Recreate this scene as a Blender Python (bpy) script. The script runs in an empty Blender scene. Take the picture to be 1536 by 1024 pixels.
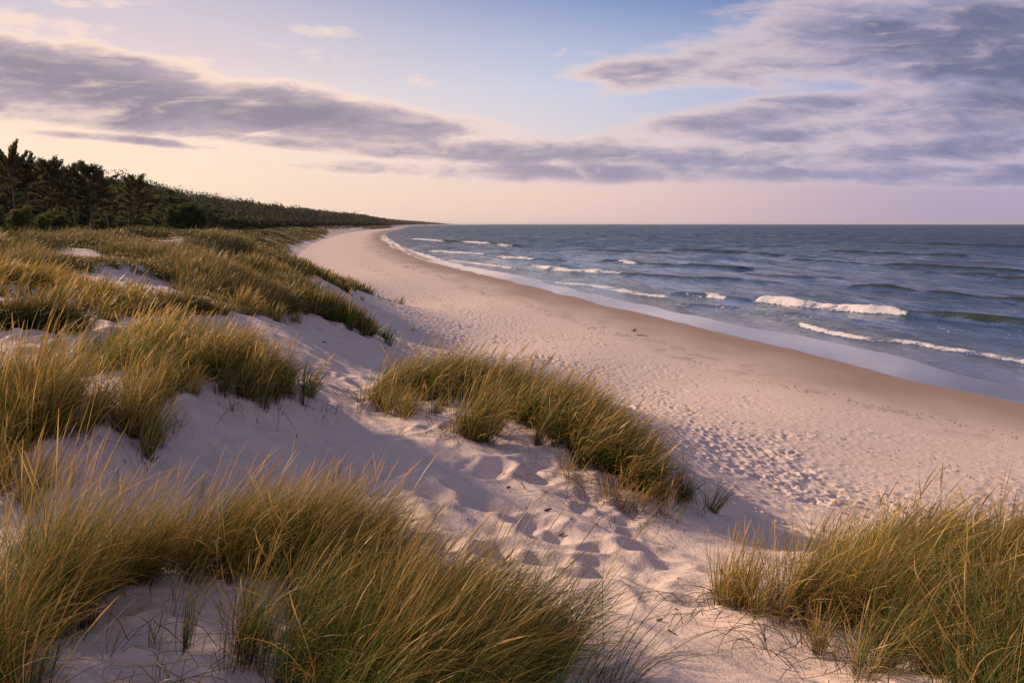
import bpy, bmesh, math, random, time
import numpy as np
T0 = time.time()
rng = np.random.default_rng(11)
random.seed(5)
scn = bpy.context.scene
COL = scn.collection
PI = math.pi
F = 1195.0            # focal length in photo pixels (1536 wide), i.e. a 28 mm lens
CAMZ = 8.0            # eye height above the sea
PITCH = math.atan(176.0 / F)
CP, SP = math.cos(PITCH), math.sin(PITCH)
SUN_AZ = math.radians(-62.0)   # from +Y, towards -X
SUN_EL = math.radians(23.5)

# ------------------------------------------------------------------ helpers
def ray(px, py):
    x = (np.asarray(px, float) - 768) / F
    y = -(np.asarray(py, float) - 512) / F
    return x, CP + y * SP, -SP + y * CP        # camera looks along +Y, tipped down by PITCH

def at_depth(px, py, Y):
    x, y, z = ray(px, py); k = Y / y
    return x * k, y * k, CAMZ + z * k

def at_level(px, py, lev=0.0):
    x, y, z = ray(px, py); k = (lev - CAMZ) / z
    return x * k, y * k

def to_px(X, Y, Z):
    dz = Z - CAMZ
    d = Y * CP - dz * SP
    v = Y * SP + dz * CP
    d = np.where(d < 0.05, 0.05, d)
    return 768 + F * X / d, 512 - F * v / d

def sstep(a, b, x):
    t = np.clip((x - a) / (b - a), 0, 1)
    return t * t * (3 - 2 * t)

def hash2(ix, iy, seed=0):
    h = (ix.astype(np.int64) * 374761393 + iy.astype(np.int64) * 668265263 + seed * 974711) & 0xffffffff
    h = ((h ^ (h >> 13)) * 1274126177) & 0xffffffff
    h = (h ^ (h >> 16)) & 0xffffffff
    return h.astype(np.float64) / 4294967296.0

def perlin(x, y, seed=0):
    x0 = np.floor(x); y0 = np.floor(y)
    fx = x - x0; fy = y - y0
    ux = fx * fx * fx * (fx * (fx * 6 - 15) + 10); uy = fy * fy * fy * (fy * (fy * 6 - 15) + 10)
    def g(ox, oy):
        a = hash2(x0 + ox, y0 + oy, seed) * 2 * PI
        return np.cos(a) * (fx - ox) + np.sin(a) * (fy - oy)
    a = g(0, 0); b = g(1, 0); c = g(0, 1); d = g(1, 1)
    return (a + ux * (b - a) + uy * ((c + ux * (d - c)) - (a + ux * (b - a)))) * 1.5

def fbm(x, y, n=3, seed=0):
    s = 0; a = 1.0; t = 0
    for i in range(n):
        s = s + a * perlin(x * 2 ** i + 13.7 * i, y * 2 ** i - 7.1 * i, seed + i); t += a; a *= 0.5
    return s / t

def dents(x, y, cell, seed, r=0.36, asp=1.5, prob=0.8):
    """hollows with a raised rim scattered over a jittered grid (footprints, scuffs); about -1..0.3"""
    x = x / cell; y = y / cell
    x0 = np.floor(x); y0 = np.floor(y)
    out = np.zeros_like(x)
    for i in (-1, 0, 1):
        for j in (-1, 0, 1):
            cx = x0 + i; cy = y0 + j
            hx = cx + 0.15 + 0.7 * hash2(cx, cy, seed); hy = cy + 0.15 + 0.7 * hash2(cx, cy, seed + 5)
            an = hash2(cx, cy, seed + 9) * PI
            on = (hash2(cx, cy, seed + 3) < prob) * (0.5 + 0.5 * hash2(cx, cy, seed + 4))
            dx = x - hx; dy = y - hy
            a = (dx * np.cos(an) + dy * np.sin(an)) / (r * asp); b = (-dx * np.sin(an) + dy * np.cos(an)) / r
            q = a * a + b * b
            out += on * (-np.exp(-q * 2.2) + 0.32 * np.exp(-(np.sqrt(q + 1e-9) - 1.25) ** 2 * 9))
    return out

def hermite(xk, yk, x):
    xk = np.asarray(xk, float); yk = np.asarray(yk, float)
    d = np.diff(yk) / np.diff(xk)
    m = np.empty_like(yk); m[0] = d[0]; m[-1] = d[-1]
    h = np.diff(xk); m[1:-1] = (d[:-1] * h[1:] + d[1:] * h[:-1]) / (h[1:] + h[:-1])
    i = np.clip(np.searchsorted(xk, x) - 1, 0, len(xk) - 2)
    hh = h[i]; t = (x - xk[i]) / hh
    lo = x < xk[0]; hi = x > xk[-1]
    r = ((1 + 2 * t) * (1 - t) ** 2 * yk[i] + t * (1 - t) ** 2 * hh * m[i] + t * t * (3 - 2 * t) * yk[i + 1] + t * t * (t - 1) * hh * m[i + 1])
    r = np.where(lo, yk[0] + m[0] * (x - xk[0]), r)
    return np.where(hi, yk[-1] + m[-1] * (x - xk[-1]), r)

def mesh_from(name, verts, quads=None, tris=None, attrs=None, mat=None, smooth=True):
    me = bpy.data.meshes.new(name)
    verts = np.ascontiguousarray(verts, dtype=np.float32)
    idx = []; start = []; n = 0
    if quads is not None and len(quads):
        q = np.asarray(quads, np.int32); idx.append(q.ravel()); start.append(np.arange(len(q), dtype=np.int32) * 4); n = len(q) * 4
    if tris is not None and len(tris):
        t = np.asarray(tris, np.int32); idx.append(t.ravel()); start.append(n + np.arange(len(t), dtype=np.int32) * 3)
    idx = np.concatenate(idx); start = np.concatenate(start)
    me.vertices.add(len(verts)); me.vertices.foreach_set('co', verts.ravel())
    me.loops.add(len(idx)); me.loops.foreach_set('vertex_index', idx)
    me.polygons.add(len(start)); me.polygons.foreach_set('loop_start', start)
    if smooth:
        me.polygons.foreach_set('use_smooth', np.ones(len(start), bool))
    me.update(calc_edges=True)
    for k, a in (attrs or {}).items():
        at = me.attributes.new(k, 'FLOAT', 'POINT'); at.data.foreach_set('value', np.ascontiguousarray(a, dtype=np.float32))
    if mat: me.materials.append(mat)
    return me

def link(name, me, parent=None, loc=(0, 0, 0), label=None, cat=None, group=None, kind=None):
    o = bpy.data.objects.new(name, me); COL.objects.link(o); o.location = loc
    if parent: o.parent = parent
    tag(o, label, cat, group, kind)
    return o

def tag(o, label=None, cat=None, group=None, kind=None):
    if label: o['label'] = label
    if cat: o['category'] = cat
    if group: o['group'] = group
    if kind: o['kind'] = kind

# ------------------------------------------------------------------ node helper
class NT:
    def __init__(s, tree): s.t = tree; s.n = tree.nodes; s.l = tree.links
    def node(s, typ, **kw):
        nd = s.n.new(typ)
        for k, v in kw.items(): setattr(nd, k, v)
        return nd
    def put(s, sock, v):
        if isinstance(v, Ex): s.l.new(v.s, sock)
        elif isinstance(v, bpy.types.NodeSocket): s.l.new(v, sock)
        else: sock.default_value = v
    def m(s, op, *a, clamp=False):
        nd = s.node('ShaderNodeMath', operation=op, use_clamp=clamp)
        for i, v in enumerate(a): s.put(nd.inputs[i], v)
        return Ex(s, nd.outputs[0])
    def attr(s, name):
        nd = s.node('ShaderNodeAttribute', attribute_name=name); return Ex(s, nd.outputs['Fac'])
    def smooth(s, v, a, b, lo=0.0, hi=1.0):
        nd = s.node('ShaderNodeMapRange', interpolation_type='SMOOTHSTEP')
        for i, q in enumerate((v, a, b, lo, hi)): s.put(nd.inputs[i], q)
        return Ex(s, nd.outputs[0])
    def noise(s, vec, scale, detail=3, rough=0.5, dist=0.0, dims='3D'):
        nd = s.node('ShaderNodeTexNoise', noise_dimensions=dims)
        s.put(nd.inputs['Vector'], vec); nd.inputs['Scale'].default_value = scale
        nd.inputs['Detail'].default_value = detail; nd.inputs['Roughness'].default_value = rough; nd.inputs['Distortion'].default_value = dist
        return Ex(s, nd.outputs[0])
    def mix(s, f, a, b):
        nd = s.node('ShaderNodeMix', data_type='RGBA')
        s.put(nd.inputs[0], f)
        for k, v in ((6, a), (7, b)):
            if isinstance(v, tuple): v = tuple(v) + (1,) * (4 - len(v))
            s.put(nd.inputs[k], v)
        return Ex(s, nd.outputs[2])
    def xyz(s, x, y, z=0.0):
        nd = s.node('ShaderNodeCombineXYZ')
        for i, v in enumerate((x, y, z)): s.put(nd.inputs[i], v)
        return Ex(s, nd.outputs[0])
    def sep(s, v):
        nd = s.node('ShaderNodeSeparateXYZ'); s.put(nd.inputs[0], v)
        return [Ex(s, o) for o in nd.outputs]
    def ramp(s, v, stops):
        nd = s.node('ShaderNodeValToRGB'); cr = nd.color_ramp
        while len(cr.elements) < len(stops): cr.elements.new(0.5)
        for e, (p, c) in zip(cr.elements, stops): e.position = p; e.color = tuple(c) + (1,)
        s.put(nd.inputs[0], v); return Ex(s, nd.outputs[0])
    def bump(s, h, dist, strength=1.0, nrm=None):
        nd = s.node('ShaderNodeBump'); s.put(nd.inputs['Height'], h); nd.inputs['Distance'].default_value = dist
        s.put(nd.inputs['Strength'], strength)
        if nrm is not None: s.put(nd.inputs['Normal'], nrm)
        return Ex(s, nd.outputs[0])

class Ex:
    def __init__(s, nt, sock): s.nt = nt; s.s = sock
    def __add__(s, o): return s.nt.m('ADD', s, o)
    def __radd__(s, o): return s.nt.m('ADD', o, s)
    def __sub__(s, o): return s.nt.m('SUBTRACT', s, o)
    def __rsub__(s, o): return s.nt.m('SUBTRACT', o, s)
    def __mul__(s, o): return s.nt.m('MULTIPLY', s, o)
    def __rmul__(s, o): return s.nt.m('MULTIPLY', o, s)
    def __truediv__(s, o): return s.nt.m('DIVIDE', s, o)
    def __rtruediv__(s, o): return s.nt.m('DIVIDE', o, s)

def material(name):
    m = bpy.data.materials.new(name); m.use_nodes = True; m.node_tree.nodes.clear()
    nt = NT(m.node_tree)
    return m, nt

def srgb(r, g, b):
    f = lambda c: (c / 255 / 12.92) if c / 255 <= 0.04045 else ((c / 255 + 0.055) / 1.055) ** 2.4
    return (f(r), f(g), f(b))

# ------------------------------------------------------------------ the coast
SH = [(1536, 603), (1400, 577), (1300, 551), (1200, 527), (1100, 504), (1000, 479), (900, 456), (800, 430), (720, 411),
      (660, 397), (605, 378), (577, 362), (572, 350), (600, 343.5)]
sx, sy = at_level(np.array([a for a, b in SH]), np.array([b for a, b in SH]), 0.05)
sy = np.concatenate([[-40, 0, 22], sy, [2300, 4700, 7600, 12000]]); sx = np.concatenate([[56, 41, 31], sx, [-300, -478, -440, -100]])
_o = np.argsort(sy); sx = sx[_o]; sy = sy[_o]
def coast(X, Y):
    Xs = hermite(sy, sx, Y); e = 0.5 + np.abs(Y) * 0.002
    sl = (hermite(sy, sx, Y + e) - hermite(sy, sx, Y - e)) / (2 * e)
    return (Xs - X) / np.sqrt(1 + sl * sl)         # metres inland of the wet edge

def profile(c, Y):
    far = sstep(250, 1400, Y)
    k = 1 - 0.35 * far
    cc = c / k
    xk = np.array([-400, -60, -20, -5, 0, 4, 9, 16, 24, 27, 31, 36, 42, 52, 62, 80, 110, 200, 400])
    zk = np.array([-8, -4, -.8, -.02, .06, .22, .5, .9, 1.15, 1.35, 2.6, 4.1, 4.9, 5.2, 6.0, 8.4, 11, 14, 15])
    z = np.interp(cc, xk, zk)
    z = z * (1 - sstep(4500, 7400, Y) * sstep(20, 60, c) * 0.75)
    return z

# control points (photo pixel, distance forward) for the near dunes
CTRL = [(-120, 1024, 2.9), (0, 1024, 2.75), (60, 960, 3.15), (250, 1024, 2.75), (250, 930, 3.35), (250, 875, 3.75), (420, 860, 3.95), (560, 900, 3.8), (500, 1024, 2.95),
        (700, 1024, 2.95), (850, 1024, 2.98), (1000, 1024, 3.0), (1150, 1024, 3.0), (1350, 1024, 2.95), (1536, 1024, 2.9), (1700, 1024, 2.9),
        (0, 800, 4.3), (150, 790, 4.5), (350, 780, 5.0), (520, 780, 5.1), (700, 880, 4.3), (850, 900, 4.05), (1000, 920, 3.85), (1130, 915, 3.75), (1200, 960, 3.4), (1280, 900, 3.9),
        (1400, 895, 3.95), (1536, 900, 3.9), (1700, 900, 3.9), (1350, 850, 4.7), (1500, 850, 4.7),
        (0, 700, 4.9), (80, 660, 5.0), (180, 672, 5.3), (250, 640, 5.9), (350, 640, 6.3), (330, 600, 6.5), (440, 600, 6.9), (400, 660, 6.2), (300, 700, 5.6), (500, 640, 7.0),
        (500, 700, 6.2), (600, 700, 6.2), (600, 760, 5.5), (720, 740, 6.0), (820, 790, 5.5), (900, 840, 4.95), (1000, 850, 4.9), (1050, 800, 5.9),
        (560, 612, 8.4), (640, 600, 8.6), (640, 640, 7.6), (700, 665, 7.2), (700, 610, 8.4), (790, 650, 7.6), (880, 700, 6.9), (950, 745, 6.5), (1010, 765, 6.4),
        (800, 620, 8.6), (900, 660, 7.8), (1000, 715, 7.2), (1060, 752, 6.9), (1100, 790, 6.8),
        (500, 590, 8.6), (520, 560, 10.5), (480, 520, 12.5), (440, 490, 14.5), (540, 540, 14), (575, 520, 24), (600, 510, 38),
        (0, 560, 6.4), (100, 560, 6.9), (60, 470, 9.5), (160, 460, 10.5), (100, 420, 12.5), (0, 420, 11.5), (230, 490, 9.6), (330, 510, 9.0), (430, 555, 9.0),
        (250, 425, 15.5), (200, 405, 17), (320, 440, 14.5), (0, 380, 19), (60, 392, 20), (20, 370, 24), (30, 366, 30), (110, 362, 30), (200, 374, 30), (150, 392, 22), (270, 390, 28), (60, 358, 40), (150, 360, 45),
        (400, 470, 15.5), (350, 420, 20), (430, 450, 19), (520, 480, 20), (555, 500, 22), (480, 440, 30), (400, 410, 30), (520, 440, 42), (567, 445, 66),
        (340, 375, 48), (420, 388, 60), (470, 405, 62), (530, 432, 64), (300, 360, 75), (380, 368, 80), (250, 352, 70),
        (640, 500, 46), (760, 540, 35), (900, 600, 28), (1050, 680, 21), (1150, 740, 17.6), (1250, 775, 15.5), (1400, 790, 14.5), (1536, 800, 14),
        (1150, 775, 14), (1100, 745, 14), (1050, 720, 14), (950, 655, 17), (850, 600, 21), (700, 530, 33),
        (1300, 800, 10), (1450, 810, 10), (1200, 800, 10.5), (1650, 820, 12)]
cpx = np.array([a[0] for a in CTRL], float); cpy = np.array([a[1] for a in CTRL], float); cd = np.array([a[2] for a in CTRL], float)
cX, cY, cZ = at_depth(cpx, cpy, cd)
OY = -4.0
def uv(X, Y):
    return np.arctan2(X, Y - OY) * 2.2, np.log(np.hypot(X, Y - OY))
cu, cv = uv(cX, cY)
res = cZ - profile(coast(cX, cY), cY)
# pin the beach and the far dunes to the profile
px_, py_, pr_ = [], [], []
for Y in (9, 14, 20, 30, 45, 70, 110, 160, 230, 340):
    for c in (-6, 4, 14, 22):
        px_.append(float(hermite(sy, sx, np.array([Y + 0.0]))[0]) - c * 1.04); py_.append(Y); pr_.append(0)
for Y in (110, 160, 230, 340):
    for c in (30, 45, 60, 90):
        px_.append(float(hermite(sy, sx, np.array([Y + 0.0]))[0]) - c * 1.04); py_.append(Y); pr_.append(0)
pu, pv = uv(np.array(px_), np.array(py_, float))
AU = np.concatenate([cu, pu]); AV = np.concatenate([cv, pv]); AR = np.concatenate([res, np.array(pr_, float)])
def tps(d2): return 0.5 * d2 * np.log(d2 + 1e-9)
nA = len(AU)
K = tps((AU[:, None] - AU) ** 2 + (AV[:, None] - AV) ** 2) + np.eye(nA) * 4e-4
Pm = np.stack([np.ones(nA), AU, AV], 1)
A = np.zeros((nA + 3, nA + 3)); A[:nA, :nA] = K; A[:nA, nA:] = Pm; A[nA:, :nA] = Pm.T
W = np.linalg.solve(A, np.concatenate([AR, np.zeros(3)]))
# residual tabulated in (u, v) and read back with bilinear lookup
GU = np.linspace(-2.2, 2.2, 260); GV = np.linspace(math.log(5.0), math.log(450), 300)
gu, gv = np.meshgrid(GU, GV, indexing='ij'); tab = np.zeros_like(gu)
for i in range(nA): tab += W[i] * tps((gu - AU[i]) ** 2 + (gv - AV[i]) ** 2)
tab += W[nA] + W[nA + 1] * gu + W[nA + 2] * gv
tab *= sstep(2.1, 1.55, np.abs(gu)) * sstep(math.log(420), math.log(230), gv)
tab = np.clip(tab, -3.5, 4)
def base(X, Y):
    X = np.asarray(X, float); Y = np.asarray(Y, float)
    c = coast(X, Y); z = profile(c, Y)
    u, v = uv(X, Y)
    fu = np.clip((u - GU[0]) / (GU[1] - GU[0]), 0, len(GU) - 1.001); fv = np.clip((v - GV[0]) / (GV[1] - GV[0]), 0, len(GV) - 1.001)
    i = fu.astype(int); j = fv.astype(int); a = fu - i; b = fv - j
    r = tab[i, j] * (1 - a) * (1 - b) + tab[i + 1, j] * a * (1 - b) + tab[i, j + 1] * (1 - a) * b + tab[i + 1, j + 1] * a * b
    r = r * sstep(-7, -3.5, -np.abs(u) * 0 + Y - 0 * v) 
    return z + r, c
def poly_mask(px, py, poly):
    px = np.asarray(px); py = np.asarray(py); ins = np.zeros(px.shape, bool)
    n = len(poly)
    for i in range(n):
        x1, y1 = poly[i]; x2, y2 = poly[(i + 1) % n]
        c = ((y1 > py) != (y2 > py)) & (px < (x2 - x1) * (py - y1) / ((y2 - y1) + 1e-12) + x1)
        ins ^= c
    return ins
def ground(X, Y, detail=True):
    z, c = base(X, Y)
    R = np.hypot(X, Y)
    dune = sstep(27, 36, c) * sstep(10, 17, R)
    # hummocks of the grassed dunes
    am = dune * (0.35 + 0.5 * sstep(40, 120, R)) * sstep(70, 55, c + 0 * R)
    z = z + am * 1.6 * (fbm(X / 4.2, Y / 6.5, 2, 31) - 0.06)
    z = z + sstep(90, 300, R) * sstep(26, 34, c) * sstep(62, 50, c) * 1.1 * fbm(X / 16.0, Y / 34.0, 2, 77)
    if detail:
        near = sstep(30, 9, R)
        lo = sstep(24, 30, c)
        z = z + near * 0.075 * fbm(X / 1.3 + 0.15 * Y, Y / 0.75, 3, 5)
        a1 = X * 0.50 - Y * 0.86; b1 = X * 0.86 + Y * 0.50
        z = z + near * 0.05 * fbm(b1 / 0.42 + 0.4 * perlin(X, Y, 6), a1 / 1.9, 2, 7)
        # wind ripples running across the sand path
        wx = X * 0.8 + Y * 0.6 + 0.35 * fbm(X / 0.9, Y / 0.9, 2, 8)
        z = z + sstep(16, 6, R) * 0.016 * perlin(X / 1.1 - Y / 2.2, wx / 0.16, 9) * (0.5 + perlin(X / 1.7, Y / 1.7, 12))
        m = sstep(0.05, 0.4, perlin(X / 1.9 + 4.1, Y / 2.3, 19) + 0.25)
        z = z + sstep(22, 8, R) * lo * (m * 0.075 * dents(X, Y, 0.42, 21, 0.33, 1.5, 0.75) + sstep(-.1, .35, perlin(X / 1.2, Y / 1.5, 23)) * 0.028 * dents(X + 3, Y, 0.25, 27, 0.33, 1.7, 0.7))
        # trampled beach
        tr = sstep(7.5, 13, c + 1.5 * perlin(X / 6, Y / 9, 3)) * sstep(38.5, 31, c) * sstep(5, 11, R) * sstep(140, 50, R)
        ok = tr > 0.001
        if np.any(ok):
            xx = X[ok]; yy = Y[ok]
            g = (0.35 + 0.65 * sstep(10, 22, c[ok])) * (0.42 + 0.75 * sstep(-0.25, 0.35, fbm(xx / 4.5, yy / 7, 3, 44) * 1.5))
            z = z.copy(); z[ok] += tr[ok] * g * ((0.02 + 0.065 * sstep(0.15, 0.45, fbm(xx / 2.2, yy / 3.5, 3, 55) + .35)) * dents(xx, yy, 0.62, 41, 0.30, 1.7, 0.62) + 0.055 * dents(xx + 9, yy, 0.34, 47, 0.34, 1.6, 0.6) + 0.022 * dents(xx, yy + 3, 0.2, 49, 0.34, 1.4, 0.6) + 0.05 * fbm(xx / 0.9, yy / 0.6, 4, 51))
    return z, c

def hit(px, py):
    """the ground point a line of sight through a photo pixel meets"""
    Yk = np.exp(np.linspace(math.log(1.8), math.log(5000), 1500))
    x, y, z = ray(px, py)
    X = x / y * Yk; Z = CAMZ + z / y * Yk
    g, _ = ground(X, Yk, False)
    s = np.nonzero(Z < g)[0]
    k = s[0] if len(s) else len(Yk) - 1
    return X[k], Yk[k], g[k]

# ------------------------------------------------------------------ materials
def sand_material():
    m, n = material('sand')
    geo = n.node('ShaderNodeNewGeometry'); pos = Ex(n, geo.outputs['Position'])
    wet, damp, veg = n.attr('wet'), n.attr('damp'), n.attr('veg')
    big = n.noise(pos, 0.35, 4, 0.6); mid = n.noise(pos, 3.0, 4, 0.6); fine = n.noise(pos, 170.0, 2, 0.7); grain = n.noise(pos, 420.0, 1, 0.6)
    col = n.mix(big, (0.58, 0.475, 0.42), (0.68, 0.565, 0.505))
    col = n.mix(n.smooth(mid, 0.5, 0.8, 0, 0.35), col, (0.43, 0.335, 0.27))
    col = n.mix(n.smooth(fine, 0.62, 0.75, 0, 0.30), col, (0.26, 0.20, 0.16))
    col = n.mix(n.smooth(grain, 0.62, 0.8, 0, 0.25), col, (0.8, 0.72, 0.65))
    col = n.mix(damp, col, (0.285, 0.205, 0.165))
    streak = n.noise(n.xyz(n.sep(pos)[0] * 0.5, n.sep(pos)[1] * 0.12, 0.0), 1.0, 4, 0.6)
    col = n.mix(wet, col, (0.16, 0.125, 0.12))
    vegc = n.mix(n.noise(pos, 0.25, 5, 0.65), (0.07, 0.062, 0.026), (0.20, 0.15, 0.075))
    col = n.mix(veg, col, vegc)
    rough = n.smooth(wet, 0.15, 0.9, 0.9, 0.07)
    bs = n.node('ShaderNodeBsdfPrincipled')
    n.put(bs.inputs['Base Color'], col); n.put(bs.inputs['Roughness'], rough + streak * wet * 0.16)
    n.put(bs.inputs['Specular IOR Level'], n.smooth(wet, 0.1, 0.9, 0.25, 1.0)); n.put(bs.inputs['Coat Weight'], wet * 0.9); bs.inputs['Coat Roughness'].default_value = 0.05
    dry = 1.0 - n.m('MAXIMUM', wet, damp * 0.7)
    X_, Y_, Z_ = n.sep(pos); nv = 1.0 - n.m('MAXIMUM', wet, damp)
    b = n.bump(n.noise(n.xyz((X_ * 0.86 + Y_ * 0.5) * 8.0, (X_ * 0.5 - Y_ * 0.86) * 1.6, 0.0), 1.0, 4, 0.6), 0.022, nv * 0.8)
    b = n.bump(n.noise(pos, 60.0, 3, 0.7), 0.006, dry * 0.8, b)
    b = n.bump(n.noise(pos, 7.0, 4, 0.65), 0.03, dry * 0.55, b)
    b = n.bump(n.noise(pos, 0.8, 3, 0.6), 0.02, wet * 0.12, b)
    n.put(bs.inputs['Normal'], b)
    out = n.node('ShaderNodeOutputMaterial'); n.l.new(bs.outputs[0], out.inputs[0])
    return m

def sea_material():
    m, n = material('sea_water')
    geo = n.node('ShaderNodeNewGeometry'); pos = Ex(n, geo.outputs['Position'])
    foam, shal, green, rfar = n.attr('foam'), n.attr('shallow'), n.attr('green'), n.attr('far')
    x, y, z = n.sep(pos)
    patch = n.noise(n.xyz(x * 0.01, y * 0.0035, 0.0), 1.0, 4, 0.6)
    col = n.mix(patch, (0.008, 0.033, 0.058), (0.014, 0.050, 0.080))
    col = n.mix(shal, col, (0.085, 0.083, 0.072))
    col = n.mix(green, col, (0.036, 0.046, 0.022))
    b = n.bump(n.noise(n.xyz(x * 1.0, y * 0.7, z), 3.2, 4, 0.62), 0.10, n.smooth(rfar, 0, 0.5, 0.5, 0.1))
    b = n.bump(n.noise(n.xyz(x * 0.8, y * 0.45, 0.0), 0.75, 4, 0.6), 0.55, n.smooth(rfar, 0, 0.6, 0.25, 0.5), b)
    # open-water facets: slopes straight from noise, whatever the distance
    nz = n.node('ShaderNodeTexNoise'); n.put(nz.inputs['Vector'], n.xyz(x * 0.085, y * 0.036, 0.0)); nz.inputs['Scale'].default_value = 1.0
    nz.inputs['Detail'].default_value = 9; nz.inputs['Roughness'].default_value = 0.84
    nr = n.sep(nz.outputs['Color'])
    k = n.smooth(rfar, 0.0, 0.8, 0.55, 1.7)
    va = n.node('ShaderNodeVectorMath', operation='ADD'); n.put(va.inputs[0], b); n.put(va.inputs[1], n.xyz((nr[0] - 0.5) * k, (nr[1] - 0.56) * k, 0.0))
    vn = n.node('ShaderNodeVectorMath', operation='NORMALIZE'); n.l.new(va.outputs[0], vn.inputs[0])
    df = n.node('ShaderNodeBsdfDiffuse'); n.put(df.inputs[0], col); n.l.new(vn.outputs[0], df.inputs['Normal'])
    gl = n.node('ShaderNodeBsdfGlossy'); gl.inputs[0].default_value = (1, 1, 1, 1); n.put(gl.inputs['Roughness'], n.smooth(rfar, 0, 1, 0.08, 0.3)); n.l.new(vn.outputs[0], gl.inputs['Normal'])
    fr = n.node('ShaderNodeFresnel'); fr.inputs[0].default_value = 1.33; n.l.new(vn.outputs[0], fr.inputs['Normal'])
    bs = n.node('ShaderNodeMixShader'); n.put(bs.inputs[0], n.m('MINIMUM', Ex(n, fr.outputs[0]), n.smooth(rfar, 0.0, 1.0, 0.58, 0.32)) * (1.0 - 0.85 * green) * n.smooth(n.noise(n.xyz(x * 0.16, y * 0.040, 0.0), 1.0, 6, 0.75), 0.32, 0.68, 0.55, 1.25)); n.l.new(df.outputs[0], bs.inputs[1]); n.l.new(gl.outputs[0], bs.inputs[2])
    fo = n.node('ShaderNodeBsdfPrincipled')
    fo.inputs['Base Color'].default_value = (0.68, 0.66, 0.66, 1); fo.inputs['Roughness'].default_value = 0.85
    fn = n.noise(n.xyz(x, y, z * 2), 5.0, 4, 0.7)
    fb = n.bump(fn, 0.08, 0.9); n.put(fo.inputs['Normal'], fb)
    f = n.smooth(foam + (fn - 0.5) * 1.3, 0.30, 0.72)
    ms = n.node('ShaderNodeMixShader'); n.put(ms.inputs[0], f); n.l.new(bs.outputs[0], ms.inputs[1]); n.l.new(fo.outputs[0], ms.inputs[2])
    out = n.node('ShaderNodeOutputMaterial'); n.l.new(ms.outputs[0], out.inputs[0])
    return m

def grass_material(name, greens, straws_shade, trans=0.34, tip=0.45, foot=0.42):
    m, n = material(name)
    rnd, tt = n.attr('rnd'), n.attr('tt')
    g = n.mix(n.smooth(rnd, 0.0, 1.0), greens[0], greens[1])
    s = n.mix(n.smooth(rnd, 1.0, 2.0), straws_shade[0], straws_shade[1])
    col = n.mix(n.m('GREATER_THAN', rnd, 1.0), g, s)
    col = n.mix(n.smooth(tt, foot, 0.0, 0.0, 0.9), col, straws_shade[2])           # dry sheaths at the foot, darkened to paint in shade inside the clump
    col = n.mix(n.smooth(tt, 0.5, 1.0, 0.0, tip), col, straws_shade[1])          # tips dried yellow
    bs = n.node('ShaderNodeBsdfPrincipled'); n.put(bs.inputs['Base Color'], col); bs.inputs['Roughness'].default_value = 0.5
    bs.inputs['Specular IOR Level'].default_value = 0.35
    tr = n.node('ShaderNodeBsdfTranslucent'); n.put(tr.inputs[0], col)
    ms = n.node('ShaderNodeMixShader'); ms.inputs[0].default_value = trans
    n.l.new(bs.outputs[0], ms.inputs[1]); n.l.new(tr.outputs[0], ms.inputs[2])
    out = n.node('ShaderNodeOutputMaterial'); n.l.new(ms.outputs[0], out.inputs[0])
    return m

def leaf_material(name, a, b, c):
    m, n = material(name)
    rnd = n.attr('rnd'); oi = n.node('ShaderNodeObjectInfo')
    col = n.mix(rnd, a, b)
    col = n.mix(n.smooth(Ex(n, oi.outputs['Random']), 0.0, 1.0, 0.0, 0.7), col, c)
    bs = n.node('ShaderNodeBsdfPrincipled'); n.put(bs.inputs['Base Color'], col); bs.inputs['Roughness'].default_value = 0.65
    tr = n.node('ShaderNodeBsdfTranslucent'); n.put(tr.inputs[0], col)
    ms = n.node('ShaderNodeMixShader'); ms.inputs[0].default_value = 0.42
    n.l.new(bs.outputs[0], ms.inputs[1]); n.l.new(tr.outputs[0], ms.inputs[2])
    out = n.node('ShaderNodeOutputMaterial'); n.l.new(ms.outputs[0], out.inputs[0])
    return m

def plain(name, a, b, scale, rough=0.85):
    m, n = material(name)
    geo = n.node('ShaderNodeNewGeometry'); pos = Ex(n, geo.outputs['Position'])
    k = n.noise(pos, scale, 4, 0.6)
    bs = n.node('ShaderNodeBsdfPrincipled'); n.put(bs.inputs['Base Color'], n.mix(k, a, b)); bs.inputs['Roughness'].default_value = rough
    n.put(bs.inputs['Normal'], n.bump(k, 0.01, 0.5))
    out = n.node('ShaderNodeOutputMaterial'); n.l.new(bs.outputs[0], out.inputs[0])
    return m

M_SAND = sand_material(); M_SEA = sea_material()
M_GRASS = grass_material('marram_blades', ((0.022, 0.062, 0.004), (0.125, 0.180, 0.012)), ((0.28, 0.175, 0.035), (0.60, 0.41, 0.13), (0.045, 0.026, 0.011)))  # third straw tone is dark, painting shade into the blade feet
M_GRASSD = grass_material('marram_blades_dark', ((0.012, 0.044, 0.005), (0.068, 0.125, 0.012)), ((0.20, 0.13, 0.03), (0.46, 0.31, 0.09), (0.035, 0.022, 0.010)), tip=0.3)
M_CARPET = grass_material('dune_grass_blades', ((0.014, 0.038, 0.006), (0.090, 0.120, 0.014)), ((0.21, 0.145, 0.035), (0.46, 0.33, 0.11), (0.022, 0.022, 0.009)), trans=0.24, tip=0.36, foot=0.85)  # dark foot tone reaches high up: painted shade between the mounds
M_DRY = grass_material('dry_strands', ((0.10, 0.075, 0.03), (0.20, 0.14, 0.06)), ((0.20, 0.14, 0.07), (0.30, 0.21, 0.11), (0.12, 0.08, 0.045)), 0.1)
M_NEEDLE = leaf_material('pine_needles', (0.026, 0.036, 0.012), (0.095, 0.092, 0.028), (0.13, 0.105, 0.035))
M_LEAF = leaf_material('shrub_leaves', (0.030, 0.058, 0.014), (0.080, 0.110, 0.026), (0.13, 0.135, 0.030))
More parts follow.
